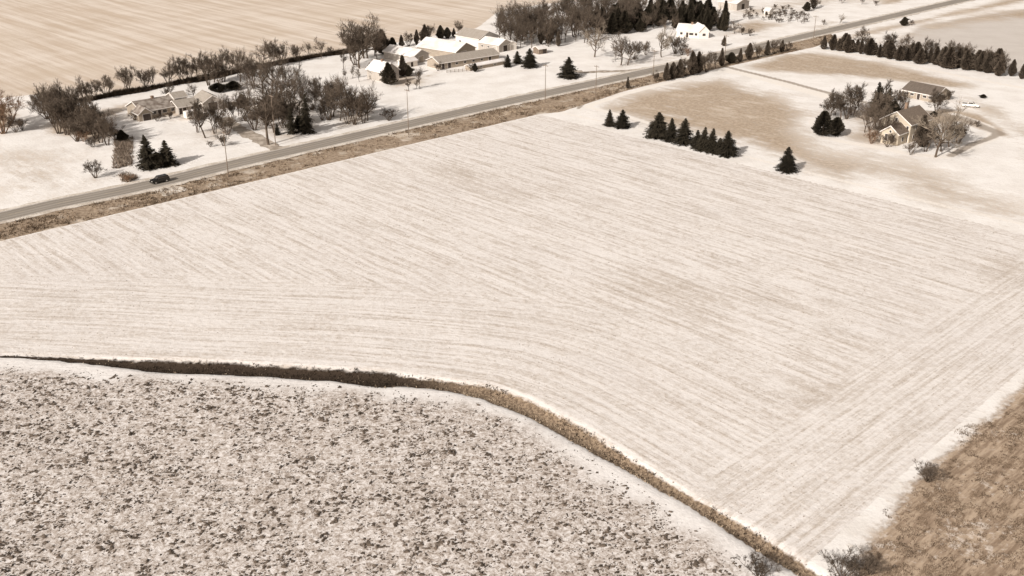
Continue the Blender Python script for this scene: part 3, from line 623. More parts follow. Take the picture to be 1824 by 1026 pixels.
for x, y, h, kd, lab, w in [(1540, 236, 50, 'round', 'brown bare tree on the lawn left of the cream house, nearest the evergreen pair', .9), (1562, 228, 60, 'clump', 'bare tree rising behind the left gable of the cream house', .9), (1600, 200, 34, 'brush', 'bare bush behind the brown roof of the cream house', 1.0), (1648, 270, 44, 'clump', 'bare tree right in front of the evergreen beside the cream house', .8),
                            (1676, 270, 60, 'pale', 'pale bare tree between the two taller pale ones right of the cream house', .9), (1706, 256, 40, 'brush', 'bare bushy shrub at the right edge of the pale trees', 1.0), (1570, 200, 54, 'tall', 'thin bare tree between the two spruces behind the cream house', 1.0), (1487, 205, 40, 'clump', 'pale bare tree behind and between the dark evergreen pair', .9), (1508, 212, 34, 'brush', 'bare bush on the snow right of the dark evergreen pair', .9)]:
    tree(kd, x, y, h, lab, None, w)
# windbreak, right
for i in range(37):
    t = i / 36.0; x = 1484 + t * 296 + random.uniform(-3, 3); y = 88 + t * 45 + random.uniform(-2, 3)
    tree('cedar', x, y, random.uniform(17, 29) + 6 * t, 'dark cedar of the long windbreak, %s from its left end' % ORD[i], 'cedars of the long windbreak', random.uniform(1.15, 1.65))
tree('cedar', 1467, 88, 20, 'small dark cedar standing just off the left end of the windbreak'); tree('cedar', 1801, 136, 26, 'dark cedar by itself past the right end of the windbreak'); tree('cedar', 1819, 141, 22, 'dark cedar cut off at the right border of the picture')
for i, (x, y) in enumerate([(1540, 90), (1580, 99), (1618, 104), (1655, 110), (1682, 114), (1705, 117), (1730, 122), (1755, 128), (1775, 134)]):
    tree('clump', x, y, 36, 'pale bare tree rising behind the long windbreak, %s from the left' % ORD[i], 'bare trees behind the windbreak')
tree('ball', 1610, 46, 13, 'dark round bush beside the road at the far right'); tree('brush', 1624, 45, 8, 'small brown bush beside the dark round roadside bush')
# hedge trees along road, near side
for i, (x, y, h, kd) in enumerate([(1118, 158, 16, 'cedar'), (1168, 146, 14, 'brush'), (1186, 144, 22, 'cedar'), (1198, 141, 22, 'cedar'), (1210, 139, 24, 'cedar'), (1222, 136, 24, 'brush'), (1234, 134, 32, 'cedar'), (1244, 131, 28, 'cedar'), (1258, 128, 26, 'brush'), (1275, 123, 22, 'tall'),
                                   (1285, 118, 22, 'cedar'), (1302, 113, 14, 'ball'), (1318, 110, 18, 'cedar'), (1334, 107, 22, 'cedar'), (1350, 103, 18, 'brush'), (1366, 99, 18, 'cedar'), (1380, 96, 18, 'brush'), (1392, 93, 16, 'cedar'), (1404, 91, 12, 'brush')]):
    tree(kd, x, y, h * 1.25, '%s plant of the scrubby row between road and pasture, counted from the left' % {'cedar': 'dark cedar', 'brush': 'bare brown', 'tall': 'thin bare', 'ball': 'low dark'}[kd] .replace('dark cedar', 'dark cedar') .strip().replace('  ', ' ') + ', ' + ORD[i], 'scrub row beside the road')
# north hedge row
for i, (x, y, h, kd) in enumerate([(152, 181, 34, 'brush'), (168, 178, 30, 'brush'), (190, 173, 34, 'brush'), (227, 166, 42, 'clump'), (262, 160, 38, 'brush'), (275, 157, 34, 'vase'), (302, 152, 40, 'clump'), (325, 148, 44, 'clump'), (338, 145, 34, 'brush'), (352, 142, 40, 'tall'),
                                   (382, 147, 50, 'round'), (398, 146, 50, 'clump'), (412, 134, 46, 'round'), (424, 138, 46, 'vase'), (470, 120, 44, 'round'), (486, 118, 42, 'clump'), (500, 116, 34, 'brush'), (528, 110, 32, 'brush'), (552, 106, 30, 'vase'), (572, 103, 34, 'round'), (588, 98, 14, 'brush')]):
    tree(kd, x, y, h, 'brown bare %s in the hedge row before the tan field, %s from the left' % ('shrub' if kd == 'brush' else 'tree', ORD[i]), 'bare hedge row before the tan field', .9 if kd != 'vase' else .75)
# brush mass far left
for x, y, h, kd, lab, w in [(6, 238, 60, 'rust', 'rusty brown bushy tree cut off by the left border', 1.1), (-12, 228, 60, 'rust', 'rusty brown bushy tree at the very left border, behind another', 1.1), (28, 236, 26, 'brush', 'low grey shrub at the foot of the rusty bush', 1.0), (40, 232, 20, 'brush', 'small grey shrub on the snow right of the rusty bush', 1.0),
                            (96, 220, 62, 'brush', 'tall bare bush, left end of the big thicket on the left', .8), (112, 228, 68, 'brush', 'tall bare bush, second from the left in the big thicket', .75), (128, 214, 60, 'brush', 'bare bush at the back middle of the big thicket', .8), (72, 200, 30, 'brush', 'low bare bush just left of the big thicket', 1.2),
                            (142, 238, 56, 'brush', 'bare bush in the middle of the big thicket', .85), (160, 240, 54, 'brush', 'bare bush right of the middle of the big thicket', .85), (180, 254, 60, 'clump', 'bare dark stemmed tree at the right front of the big thicket', .95), (172, 248, 50, 'brush', 'bare bush behind the dark stemmed tree of the big thicket', .8),
                            (165, 262, 14, 'brush', 'low brown bush at the front tip of the big thicket', 1.6), (150, 252, 18, 'rust', 'low rusty bush at the front of the big thicket', 1.6), (205, 250, 22, 'brush', 'dark low bush at the top of the tall brown grass', 1.3), (218, 252, 18, 'ball', 'dark flat bush above the tall brown grass', 1.1),
                            (170, 317, 28, 'brush', 'small pinkish bare shrub alone on the snow near the road', 1.2), (228, 324, 13, 'rust', 'brown bush at the roadside just left of the black vehicle', 1.5)]:
    tree(kd, x, y, h, lab, None, w)
# farmyard trees, left farm
for x, y, h, kd, lab, w in [(366, 246, 64, 'tall', 'thin bare tree right of the camper trailer, nearest the road', .9), (383, 238, 52, 'clump', 'bare tree standing left of the farm driveway', .8), (405, 240, 34, 'brush', 'bare brown shrub beside the farm driveway', 1.2), (398, 260, 20, 'brush', 'low brown shrub beside the near utility pole', 1.3), (375, 262, 10, 'brush', 'tiny shrub left of the near utility pole', 1.2),
                            (444, 176, 34, 'vase', 'small dark forked tree behind the dark roofed cabin', .8), (478, 258, 88, 'tall', 'tall bare tree at the roadside right of the driveway mouth', 1.1), (470, 214, 70, 'round', 'big bare tree left of the dark roofed cabin', .9), (495, 212, 84, 'round', 'tallest bare tree over the dark roofed cabin', .95), (520, 200, 66, 'round', 'big bare tree right behind the dark roofed cabin', .9),
                            (505, 228, 60, 'clump', 'bare tree in front of the dark roofed cabin', .9), (540, 190, 56, 'vase', 'bare tree right of the tallest one over the cabin', .8), (562, 180, 40, 'clump', 'thin bare tree between the cabin thicket and the three lawn trees', .8), (454, 232, 40, 'brush', 'bare bush on the right bank of the farm driveway', 1.0),
                            (606, 215, 82, 'vase', 'tall bare tree, left of the bare group beside the road', .62), (620, 221, 74, 'clump', 'bare tree, middle of the bare group beside the road', .85), (655, 215, 66, 'round', 'bare rounded tree, right of the bare group beside the road', .72), (640, 208, 46, 'brush', 'thin bare bush between the bare trees beside the road', .9), (590, 196, 44, 'tall', 'slender bare tree left behind the bare roadside group', .9),
                            (693, 215, 20, 'brush', 'brown bare shrub on the snow beside the road', 1.5), (360, 178, 12, 'brush', 'small bush behind the left farm sheds', 1.3), (388, 164, 14, 'ball', 'dark low bush beneath the hedge row trees', 2.0), (416, 160, 14, 'ball', 'dark low bush below the right part of the hedge row', 2.0),
                            (432, 190, 20, 'ball', 'dark evergreen bush between the sheds and the cabin', .8), (640, 122, 70, 'round', 'big bare tree left of the white roofed barns', 1.0), (655, 104, 66, 'round', 'big bare tree right behind the biggest one by the barns', 1.0), (624, 108, 44, 'vase', 'bare tree left of the big bare pair by the barns', .7), (672, 108, 54, 'vase', 'dark bare tree touching the leftmost white barn', .8),
                            (612, 124, 34, 'tall', 'slender bare tree standing on snow left of the big bare pair', .8), (628, 140, 22, 'tall', 'tiny bare sapling on the snow left of the farmhouse', .8), (615, 142, 18, 'tall', 'tiny thin sapling left of the farmhouse saplings', .8), (640, 146, 22, 'tall', 'small bare sapling nearest the white farmhouse', .8),
                            (748, 158, 38, 'vase', 'small bare tree on the lawn right of the farmhouse', .7), (728, 162, 22, 'tall', 'tiny bare tree above the utility pole', 1.1), (741, 158, 16, 'tall', 'tiny bare tree on the lawn beside another', 1.1), (780, 126, 14, 'brush', 'small bare shrub before the left end of the long grey barn', 1.2),
                            (846, 128, 14, 'ball', 'small dark bush before the low snow topped shed', .7), (840, 126, 12, 'brush', 'small bare bush before the low snow topped shed', 1.2), (700, 96, 26, 'ball', 'dark evergreen behind the leftmost white barn', .6)]:
    tree(kd, x, y, h, lab, None, w)
for x, y, h, kd, lab, w in [(352, 236, 44, 'clump', 'thin bare tree left of the camper trailer front, on the open snow', .8), (390, 222, 46, 'round', 'bare tree in front of the machine shed door', .8), (412, 214, 44, 'clump', 'bare tree right of the machine shed, hiding its corner', .9), (425, 206, 40, 'round', 'bare tree before the small bright roofed shed', .8), (438, 216, 46, 'clump', 'bare tree at the top of the farm driveway', .9), (300, 176, 26, 'clump', 'bare tree behind the ranch house roof, left one', .9), (345, 178, 30, 'round', 'bare tree behind the ranch house garage', .8),
                            (280, 216, 12, 'brush', 'low dark shrub against the ranch house front wall', 1.4), (304, 211, 12, 'brush', 'low shrub by the ranch house front door', 1.4), (240, 214, 14, 'brush', 'small grey shrub left of the ranch house wing', 1.2), (442, 198, 44, 'round', 'bare tree left of the narrow black spruce', .8), (586, 214, 48, 'brush', 'bare bush between the spruces and roadside bare group', .9), (574, 214, 30, 'brush', 'low bare bush right of the tall narrow spruce', 1.0)]:
    tree(kd, x, y, h, lab, None, w)
for x, y, h, kd, lab, w in [(440, 150, 50, 'round', 'bare tree just before the hedge row, left of the tall ones', .8), (452, 158, 52, 'clump', 'bushy bare tree in front of the hedge row above the machine shed', .9), (468, 165, 64, 'round', 'broad bare tree behind the cabin thicket, left side', .95), (484, 176, 70, 'round', 'broad bare tree behind the cabin thicket, middle', .95), (505, 180, 74, 'vase', 'tall bare tree at the back of the cabin thicket', .9), (524, 176, 62, 'round', 'bare tree at the right back of the cabin thicket', .9),
                            (458, 222, 56, 'round', 'bare tree overhanging the driveway, left side of the cabin thicket', .9), (488, 236, 64, 'round', 'dense bare tree before the cabin, nearest the roadside', .9), (512, 226, 70, 'clump', 'dense bare tree between the cabin and the tall narrow spruce', .9), (534, 214, 62, 'round', 'dense bare tree behind the tall narrow spruce', .85), (575, 190, 46, 'round', 'bare tree between the spruces and the roadside bare group', .9), (556, 196, 40, 'brush', 'bare bush right behind the tall narrow spruce', 1.0),
                            (592, 208, 64, 'clump', 'thin bare tree at the left edge of the roadside bare group', .8), (632, 222, 62, 'brush', 'bare many stemmed bush between the roadside bare trees', .7), (648, 219, 58, 'clump', 'bare tree beside the rounded one in the roadside bare group', .8), (372, 152, 52, 'clump', 'bare tree in front of the hedge row above the ranch house', .9), (392, 156, 54, 'round', 'bare tree in front of the hedge row behind the machine shed', .8), (428, 146, 54, 'round', 'bare tree at the dense middle of the hedge row', .85),
                            (634, 116, 74, 'clump', 'bare bushy tree inside the big bare group by the barns', 1.0), (648, 104, 70, 'round', 'bare tree at the back of the big bare group by the barns', 1.0), (668, 100, 46, 'round', 'dark bare tree against the left end of the leftmost white barn', 1.0), (682, 96, 40, 'cedar', 'dark evergreen between the big bare group and the white barns', 1.3), (105, 238, 58, 'brush', 'bare bush at the left front of the big thicket', .9), (120, 240, 62, 'clump', 'bare dark tree at the front middle of the big thicket', 1.0), (155, 226, 50, 'brush', 'bare bush at the right back of the big thicket', 1.0), (192, 258, 50, 'clump', 'bare leaning tree at the right end of the big thicket', 1.0), (84, 212, 44, 'brush', 'bare bush at the back left of the big thicket', 1.0), (138, 252, 40, 'brush', 'brown bush at the lower front of the big thicket', 1.1)]:
    tree(kd, x, y, h, lab, None, w)
tree('slim', 545, 236, 66, 'tall narrow dark spruce right of the roadside bare tree', None, .8); tree('slim', 477, 214, 48, 'narrow black spruce beside the dark roofed cabin', None, .7); tree('spruce', 520, 238, 46, 'dark spruce left of the tall narrow spruce', None, .7); tree('spruce', 494, 240, 20, 'small dark young spruce below the bare trees', None, 1.0); tree('ball', 533, 232, 24, 'dark low bush between the two roadside spruces', None, .7)
tree('dark', 694, 150, 36, 'dark cedar in front of the white farmhouse gable', None, 1.7); tree('cedar', 717, 136, 34, 'dark cedar on the right side of the white farmhouse', None, 1.4); tree('ball', 727, 136, 18, 'dark bush right of the cedars by the farmhouse', None, .9); tree('brush', 672, 140, 20, 'bare brush left of the white farmhouse', None, 1.3); tree('brush', 664, 128, 16, 'bare brush behind the white farmhouse', None, 1.3)
for i, (x, y, h, kd) in enumerate([(695, 86, 18, 'brush'), (715, 84, 20, 'cedar'), (728, 82, 22, 'brush'), (742, 80, 26, 'cedar'), (757, 76, 30, 'cedar'), (765, 74, 28, 'clump'), (785, 70, 22, 'ball'), (797, 69, 18, 'ball'), (818, 60, 22, 'clump'), (808, 66, 14, 'cedar')]):
    tree(kd, x, y, h, {'brush': 'bare brush', 'cedar': 'dark cedar', 'clump': 'bare tree', 'ball': 'dark bush'}[kd] + ' in the row behind the white barns, %s from the left' % ORD[i], 'row behind the white barns', 1.0 if kd != 'ball' else .7)
# the wood
def scatter(poly, n, mind):
    Vp = np.array(poly); out = []
    tries = 0
    while len(out) < n and tries < 20000:
        tries += 1
        p = np.array([random.uniform(Vp[:, 0].min(), Vp[:, 0].max()), random.uniform(Vp[:, 1].min(), Vp[:, 1].max())])
        if poly_sd(p[None].astype(float), Vp.astype(float))[0] > 0 and all(abs(p[0] - o[0]) / 7 + abs(p[1] - o[1]) / 3 > mind for o in out): out.append(p)
    return out
for x, y in scatter([(878, 66), (900, 84), (960, 86), (1020, 80), (1050, 78), (1080, 66), (1120, 58), (1140, 40), (1100, 30), (1000, 36), (930, 46), (880, 54)], 95, 1.0):
    kd = random.choice(['round', 'round', 'vase', 'tall', 'clump', 'cedar'] if x > 950 else ['round', 'vase', 'tall', 'round'])
    tree(kd, x, y, random.uniform(38, 50) * (1 if kd != 'cedar' else .62), ('dark cedar among bare trees in the left part of the dense wood' if kd == 'cedar' else 'tall brown bare tree in the left part of the dense wood'), 'evergreens in the bare half of the wood' if kd == 'cedar' else 'bare trees of the dense wood', .85)
for x, y in scatter([(1060, 62), (1110, 60), (1170, 56), (1230, 52), (1290, 58), (1296, 44), (1270, 32), (1200, 26), (1120, 28), (1060, 40)], 105, .85):
    if random.random() < .22: tree('round', x, y, random.uniform(26, 36), 'brown bare tree rising among the evergreens of the dense wood', 'bare trees among the evergreens of the wood', .8); continue
    tree('dark', x, y, random.uniform(20, 36), 'dark evergreen packed in the right part of the dense wood', 'evergreens of the dense wood', random.uniform(1.0, 1.6))
for x, y in scatter([(1000, 30), (1150, 20), (1250, 20), (1300, 30), (1200, 12), (1050, 12)], 26, 1.3):
    tree('round', x, y, random.uniform(22, 30), 'grey bare tree showing along the back edge of the dense wood', 'bare trees along the back of the wood', .9)
for x, y, h, kd, lab in [(1059, 102, 56, 'pale', 'grey bare tree at the front right corner of the dense wood'), (1106, 116, 56, 'round', 'bare tree, left of the three on the snowy slope'), (1118, 116, 44, 'round', 'bare tree, second on the snowy slope'), (1130, 106, 30, 'brush', 'small bare bush beside the slope trees'), (1178, 102, 50, 'pale', 'pale round crowned bare tree below the far white house'), (1203, 96, 34, 'brush', 'brown brush right of the pale round crowned tree'), (1214, 98, 22, 'brush', 'low brown brush trailing down towards the road'), (1150, 98, 22, 'brush', 'small bare bush left of the pale round tree'), (1225, 100, 14, 'rust', 'low rusty brush nearest the road below the far white house'), (1289, 82, 16, 'cedar', 'small dark cedar on the snow right of the far white house'),
                         (1308, 60, 22, 'round', 'grey bare tree at the right end of the dense wood'), (1322, 62, 14, 'brush', 'grey brush trailing off the right end of the wood'), (1336, 64, 12, 'brush', 'low grey brush furthest right of the wood'), (1437, 20, 14, 'ball', 'dark evergreen clump far off near the top border'), (1449, 16, 22, 'cedar', 'dark tall evergreen far off near the top border'), (1456, 12, 14, 'round', 'brown bare tree beside the far dark evergreens'),
                         (1496, 42, 16, 'pale', 'small tan tree on the snow left of the far road'), (1467, 44, 8, 'brush', 'low brown bush beside the far road'), (1500, 6, 14, 'round', 'far bare tree at the top border, left of another'), (1535, 8, 14, 'round', 'far bare tree at the top border near the road'), (1560, 10, 9, 'brush', 'low far brush at the top border near the road')]:
    tree(kd, x, y, h, lab)
for i, (x, y) in enumerate(scatter([(1322, 22), (1325, 34), (1440, 46), (1450, 30), (1400, 14)], 60, .8)):
    tree(random.choice(['brush', 'brush', 'round']), x, y, random.uniform(5, 9), 'small grey nursery plant beyond the dense wood', 'small plants in the far nursery')
# brush at the lower border
for x, y, h, lab in [(1352, 1028, 40, 'low dark brush at the lower border beside the waterway'), (1500, 1030, 44, 'dark brush at the lower border on the white field corner'), (1550, 1022, 34, 'dark brush at the lower border beside the brown field'), (1652, 858, 30, 'bare brush at the edge of the brown corner field')]:
    tree('brush', x, y, h, lab, None, 1.5)

# ------------------------------------------------------------------ buildings
def opening(parent, kind, face, L, D, pos, z, w, h, axis, fr='trim', fill='glass'):
    def bx(x0, x1, z0, z1, a, b):
        m = MB()
        if face == 'front': m.box(x0, x1, -b, -a, z0, z1)
        elif face == 'back': m.box(x0, x1, D + a, D + b, z0, z1)
        elif face == 'left': m.box(-b, -a, x0, x1, z0, z1)
        else: m.box(L + a, L + b, x0, x1, z0, z1)
        return m
    span = L if face in ('front', 'back') else D; c = pos * span
    if kind == 'window':
        f = part('window', bx(c - w / 2, c + w / 2, z, z + h, -.02, .05).me('window', M[fr]), parent)
        part('pane', bx(c - w / 2 + .1, c + w / 2 - .1, z + .1, z + h - .1, .02, .07).me('pane', M[fill]), f)
    else:
        d = part('door', bx(c - w / 2, c + w / 2, z, z + h, -.02, .06).me('door', M[fill]), parent)
        part('frame', bx(c - w / 2 - .12, c + w / 2 + .12, z, z + h + .12, -.02, .04).me('frame', M[fr]), d)
def house(name, label, cat, A, B, depth, hw, hr, axis, wall, roof, ops=(), over=.4, chimney=None, trim=True, group=None, off=None):
    a = G(*A); b = G(*B); L = (b - a).length; D = depth; rz = math.atan2(b.y - a.y, b.x - a.x)
    o = thing(name, label, cat, (a.x, a.y, 0), rz, group)
    m = MB()
    if axis == 'u':
        m.add([(0, 0, -.1), (L, 0, -.1), (L, D, -.1), (0, D, -.1), (0, 0, hw), (L, 0, hw), (L, D, hw), (0, D, hw), (0, D / 2, hr), (L, D / 2, hr)],
              [(0, 1, 5, 4), (2, 3, 7, 6), (1, 2, 6, 9, 5), (3, 0, 4, 8, 7)])
        sl = (hr - hw) / (D / 2); z0 = hw - over * sl + .18; zr = hr + .18
        q1 = [(-over, -over, z0), (L + over, -over, z0), (L + over, D / 2, zr), (-over, D / 2, zr)]
        q2 = [(-over, D / 2, zr), (L + over, D / 2, zr), (L + over, D + over, z0), (-over, D + over, z0)]
    else:
        m.add([(0, 0, -.1), (L, 0, -.1), (L, D, -.1), (0, D, -.1), (0, 0, hw), (L, 0, hw), (L, D, hw), (0, D, hw), (L / 2, 0, hr), (L / 2, D, hr)],
              [(0, 1, 5, 8, 4), (2, 3, 7, 9, 6), (1, 2, 6, 5), (3, 0, 4, 7)])
        sl = (hr - hw) / (L / 2); z0 = hw - over * sl + .18; zr = hr + .18
        q1 = [(-over, -over, z0), (L / 2, -over, zr), (L / 2, D + over, zr), (-over, D + over, z0)]
        q2 = [(L / 2, -over, zr), (L + over, -over, z0), (L + over, D + over, z0), (L / 2, D + over, zr)]
    part('wall', m.me('wall', M[wall]), o)
    rf = part('roof', MB().slab(q1, .16).slab(q2, .16).me('roof', M[roof]), o)
    if trim:
        t = MB()
        for q, (i, j) in ((q1, (0, 1)), (q1, (1, 2)), (q1, (2, 3)), (q1, (3, 0)), (q2, (0, 1)), (q2, (1, 2)), (q2, (2, 3)), (q2, (3, 0))):
            p, r_ = Vector(q[i]), Vector(q[j])
            if abs(p.z - zr) < 1e-3 and abs(r_.z - zr) < 1e-3: continue
            cx, cy = L / 2, D / 2
            mid = (p + r_) / 2; outv = Vector((mid.x - cx, mid.y - cy, 0))
            if abs(p.z - r_.z) < 1e-3: n = Vector((0, 1, 0)) if axis == 'u' else Vector((1, 0, 0))
            else: n = Vector((1, 0, 0)) if axis == 'u' else Vector((0, 1, 0))
            if n.dot(outv) < 0: n = -n
            dn = Vector((0, 0, -.26)); up = Vector((0, 0, .012)); e = n * .06; s_ = n * .003
            t.add([p + up + s_, r_ + up + s_, r_ + dn + s_, p + dn + s_, p + up + e, r_ + up + e, r_ + dn + e, p + dn + e], [(0, 1, 2, 3), (7, 6, 5, 4), (0, 4, 5, 1), (1, 5, 6, 2), (2, 6, 7, 3), (3, 7, 4, 0)])
        part('fascia', t.me('fascia', M['trim']), rf)
    if chimney:
        cu, cv, ch = chimney; c = MB().box(cu * L - .4, cu * L + .4, cv * D - .4, cv * D + .4, hw, hr + ch); c.box(cu * L - .48, cu * L + .48, cv * D - .48, cv * D + .48, hr + ch, hr + ch + .15)
        part('chimney', c.me('chimney', M['brick']), rf)
    for op in ops: opening(o, op[0], op[1], L, D, *op[2:6], axis, *(op[6:]))
    return o
W_ = 'window'; D_ = 'door'
# cream two-storey house, right
house('farm_house', 'cream two-storey house with brown roof among bare trees on the right', 'house', (1566, 243), (1618, 255), 11.5, 5.6, 8.6, 'v', 'creamwall', 'shingle',
      [(W_, 'front', .75, .9, 1.1, 1.5), (W_, 'front', .75, 3.6, 1.1, 1.4), (W_, 'front', .9, 3.6, .9, 1.4), (W_, 'front', .5, 5.6, 1.0, 1.2), (W_, 'right', .2, .9, 1.2, 1.4), (W_, 'right', .5, .9, 1.2, 1.4), (W_, 'right', .8, .9, 1.2, 1.4), (W_, 'right', .3, 3.6, 1.2, 1.4), (W_, 'right', .7, 3.6, 1.2, 1.4), (D_, 'front', .9, .1, 1.0, 2.1, 'trim', 'darkdoor')], chimney=(.3, .7, .9))
house('house_wing', 'lower cream gable wing in front of the brown roofed house', 'house', (1568, 254), (1598, 260.5), 5.2, 3.6, 5.6, 'v', 'creamwall', 'shingle',
      [(W_, 'front', .3, .9, 1.1, 2.2), (W_, 'front', .7, .9, 1.1, 2.2), (W_, 'front', .5, 3.5, .8, .9), (W_, 'right', .5, .9, 1.0, 1.4)])
house('pole_barn', 'long barn with brown grey roof and pale walls behind the cream house', 'barn', (1606, 171.5), (1665, 183.5), 9.5, 2.4, 4.6, 'u', 'tanwall', 'brownroof',  # tan wall: shadow below the eaves put into the siding colour
      [(D_, 'right', .38, .05, 2.2, 2.3, 'trim', 'darkdoor'), (W_, 'front', .12, 1.0, 1.6, .9), (W_, 'front', .3, 1.0, 1.6, .9), (D_, 'front', .5, .05, 1.1, 2.0, 'trim', 'darkdoor'), (W_, 'front', .68, 1.0, 1.6, .9), (W_, 'front', .85, 1.0, 1.6, .9)])
# barns of the middle farm
house('barn', 'leftmost barn with snow covered roof and grey gable behind the farmhouse', 'barn', (737, 114), (764, 108), 17, 3.0, 5.0, 'v', 'greywall', 'snowroof', [(D_, 'front', .5, .05, 2.6, 2.4, 'trim', 'tanwall'), (W_, 'right', .3, 1.2, 1.4, .8)])
house('barn', 'widest barn with snow covered roof and tan gable behind the long grey barn', 'barn', (812, 107), (847, 98.5), 21, 3.2, 6.0, 'v', 'tanwall', 'snowroof', [(D_, 'front', .4, .05, 3.4, 2.8, 'trim', 'greywall'), (W_, 'front', .8, 1.2, 1.2, .9)])
house('barn', 'tall white walled barn with grey roof at the back of the farmyard', 'barn', (812, 80), (853, 87.5), 12, 4.2, 6.6, 'u', 'whitewall', 'greyroof', [(D_, 'front', .6, .05, 3.0, 3.0, 'trim', 'whitewall'), (W_, 'front', .2, 1.5, 1.5, .9)])
house('barn', 'grey sided barn with snow covered roof at the right end of the farmyard', 'barn', (852, 88), (889, 94), 8, 3.2, 5.0, 'u', 'greywall', 'snowroof', [(D_, 'right', .5, .05, 2.6, 2.5, 'trim', 'darkdoor'), (W_, 'front', .2, 1.4, 1.3, .8), (W_, 'front', .5, 1.4, 1.3, .8), (D_, 'front', .8, .05, 1.8, 2.2, 'trim', 'greywall')])
house('long_barn', 'long low barn with grey roof and tan wall facing the road', 'barn', (783, 124), (889, 107.5), 8.5, 2.5, 4.2, 'u', 'tanwall', 'greyroof',
      [(D_, 'front', .06, .05, 1.2, 2.0, 'trim', 'darkdoor'), (D_, 'front', .16, .05, 1.4, 2.0, 'trim', 'darkdoor'), (W_, 'front', .28, 1.0, 1.4, .9), (W_, 'front', .42, 1.0, 1.4, .9), (W_, 'front', .56, 1.0, 1.4, .9), (W_, 'front', .7, 1.0, 1.4, .9), (D_, 'front', .84, .05, 1.3, 2.0, 'trim', 'darkdoor'), (W_, 'right', .5, 1.0, 1.2, .9)])
house('low_shed', 'very low narrow shed with snowy roof in front of the long grey barn', 'shed', (838, 126), (900, 114.5), 3.2, 1.5, 2.1, 'u', 'tanwall', 'snowroof', [(W_, 'front', .3, .5, 1.6, .6), (W_, 'front', .7, .5, 1.6, .6)], over=.25)
house('farm_house', 'white farmhouse with snowy gable half hidden by dark cedars', 'house', (682, 146), (711, 140), 9, 3.6, 6.4, 'v', 'greywall', 'snowroof', [(W_, 'front', .25, .9, 1.1, 1.4), (W_, 'front', .75, .9, 1.1, 1.4), (W_, 'front', .5, 3.7, 1.0, 1.2), (W_, 'right', .3, .9, 1.1, 1.4), (D_, 'right', .6, .05, 1.0, 2.1, 'trim', 'darkdoor')], chimney=(.5, .5, .7))  # grey siding carries the shade of the gable end in its colour
house('garden_shed', 'small white shed with snowy roof beside the cedars right of the farmhouse', 'shed', (724, 121), (744, 117), 5, 2.2, 3.2, 'u', 'whitewall', 'snowroof', [(D_, 'front', .5, .05, 1.2, 1.8, 'trim', 'darkdoor')], over=.25)
house('garden_shed', 'small black fronted shed alone at the foot of the dense wood', 'shed', (960, 97), (974, 95), 4, 2.2, 3.0, 'u', 'wood', 'snowroof', [(D_, 'front', .7, .05, 1.8, 1.9, 'wood', 'darkdoor')], over=.25)
house('garden_shed', 'small pale shed right of the grey sided barn under the bare trees', 'shed', (905, 90), (920, 88), 5, 2.6, 3.6, 'v', 'whitewall', 'snowroof', [(D_, 'front', .5, .05, 1.4, 2.0, 'trim', 'greywall')], over=.25)
# far white house
house('farm_house', 'far white house with snowy roof before the dark wood', 'house', (1205, 65), (1247, 68), 8, 3.0, 5.2, 'u', 'whitewall', 'snowroof', [(D_, 'front', .45, .05, 1.1, 2.1, 'trim', 'darkdoor'), (W_, 'front', .62, .9, 2.2, 1.3), (W_, 'front', .82, .9, 1.4, 1.3), (W_, 'front', .2, .9, 1.4, 1.3)], chimney=(.55, .5, .8))
house('house_wing', 'white gabled wing at the right end of the far white house', 'house', (1245, 68.5), (1262, 68), 9.5, 3.2, 5.4, 'v', 'whitewall', 'snowroof', [(W_, 'front', .5, .9, 1.6, 1.3)])
house('long_barn', 'far long shed with white roof near the top border beyond the wood', 'barn', (1279, 15), (1312, 19), 12, 3.6, 5.2, 'u', 'greywall', 'snowroof', [(D_, 'front', .5, .05, 3, 2.8, 'trim', 'greywall'), (D_, 'right', .5, .05, 3, 2.8, 'trim', 'darkdoor')])
house('garden_shed', 'tiny white shed among the far nursery plants', 'shed', (1360, 27), (1370, 28), 5, 2.4, 3.4, 'u', 'whitewall', 'snowroof', [(D_, 'front', .5, .05, 1.2, 1.9, 'trim', 'darkdoor')], over=.25)
# left farm
house('ranch_house', 'brown roofed ranch house at the left end of the left farmyard', 'house', (254, 213), (316, 201.5), 10.5, 2.6, 4.9, 'u', 'tanwall', 'snowshingle',
      [(W_, 'front', .35, .9, 1.6, 1.2), (D_, 'front', .5, .05, 1.1, 2.1, 'trim', 'darkdoor'), (W_, 'front', .65, .9, 1.6, 1.2), (W_, 'front', .88, .9, 1.3, 1.2), (W_, 'left', .5, .9, 1.4, 1.2)], chimney=(.55, .5, .7))
house('house_wing', 'tan gabled front wing of the left ranch house', 'house', (249, 217), (272, 213), 4.6, 2.5, 4.2, 'v', 'tanwall', 'snowshingle', [(D_, 'front', .6, .05, 2.6, 2.1, 'trim', 'darkdoor'), (W_, 'left', .5, .9, 1.2, 1.1)])
house('garage', 'grey roofed garage joined to the right of the ranch house', 'garage', (319, 204.5), (355, 198), 6.5, 2.5, 4.0, 'u', 'greywall', 'greyroof', [(D_, 'front', .1, .05, 1.0, 2.0, 'trim', 'darkdoor'), (D_, 'front', .3, .05, 1.2, 2.0, 'trim', 'darkdoor'), (W_, 'front', .7, 1.0, 1.3, 1.0)])
house('garden_shed', 'grey shed with snowy roof behind the ranch house garage', 'shed', (312, 187), (334, 183.5), 6, 2.4, 3.6, 'u', 'greywall', 'greyroof', [(W_, 'front', .5, 1.0, 1.2, .9), (W_, 'left', .5, 1.0, 1.2, .9)])
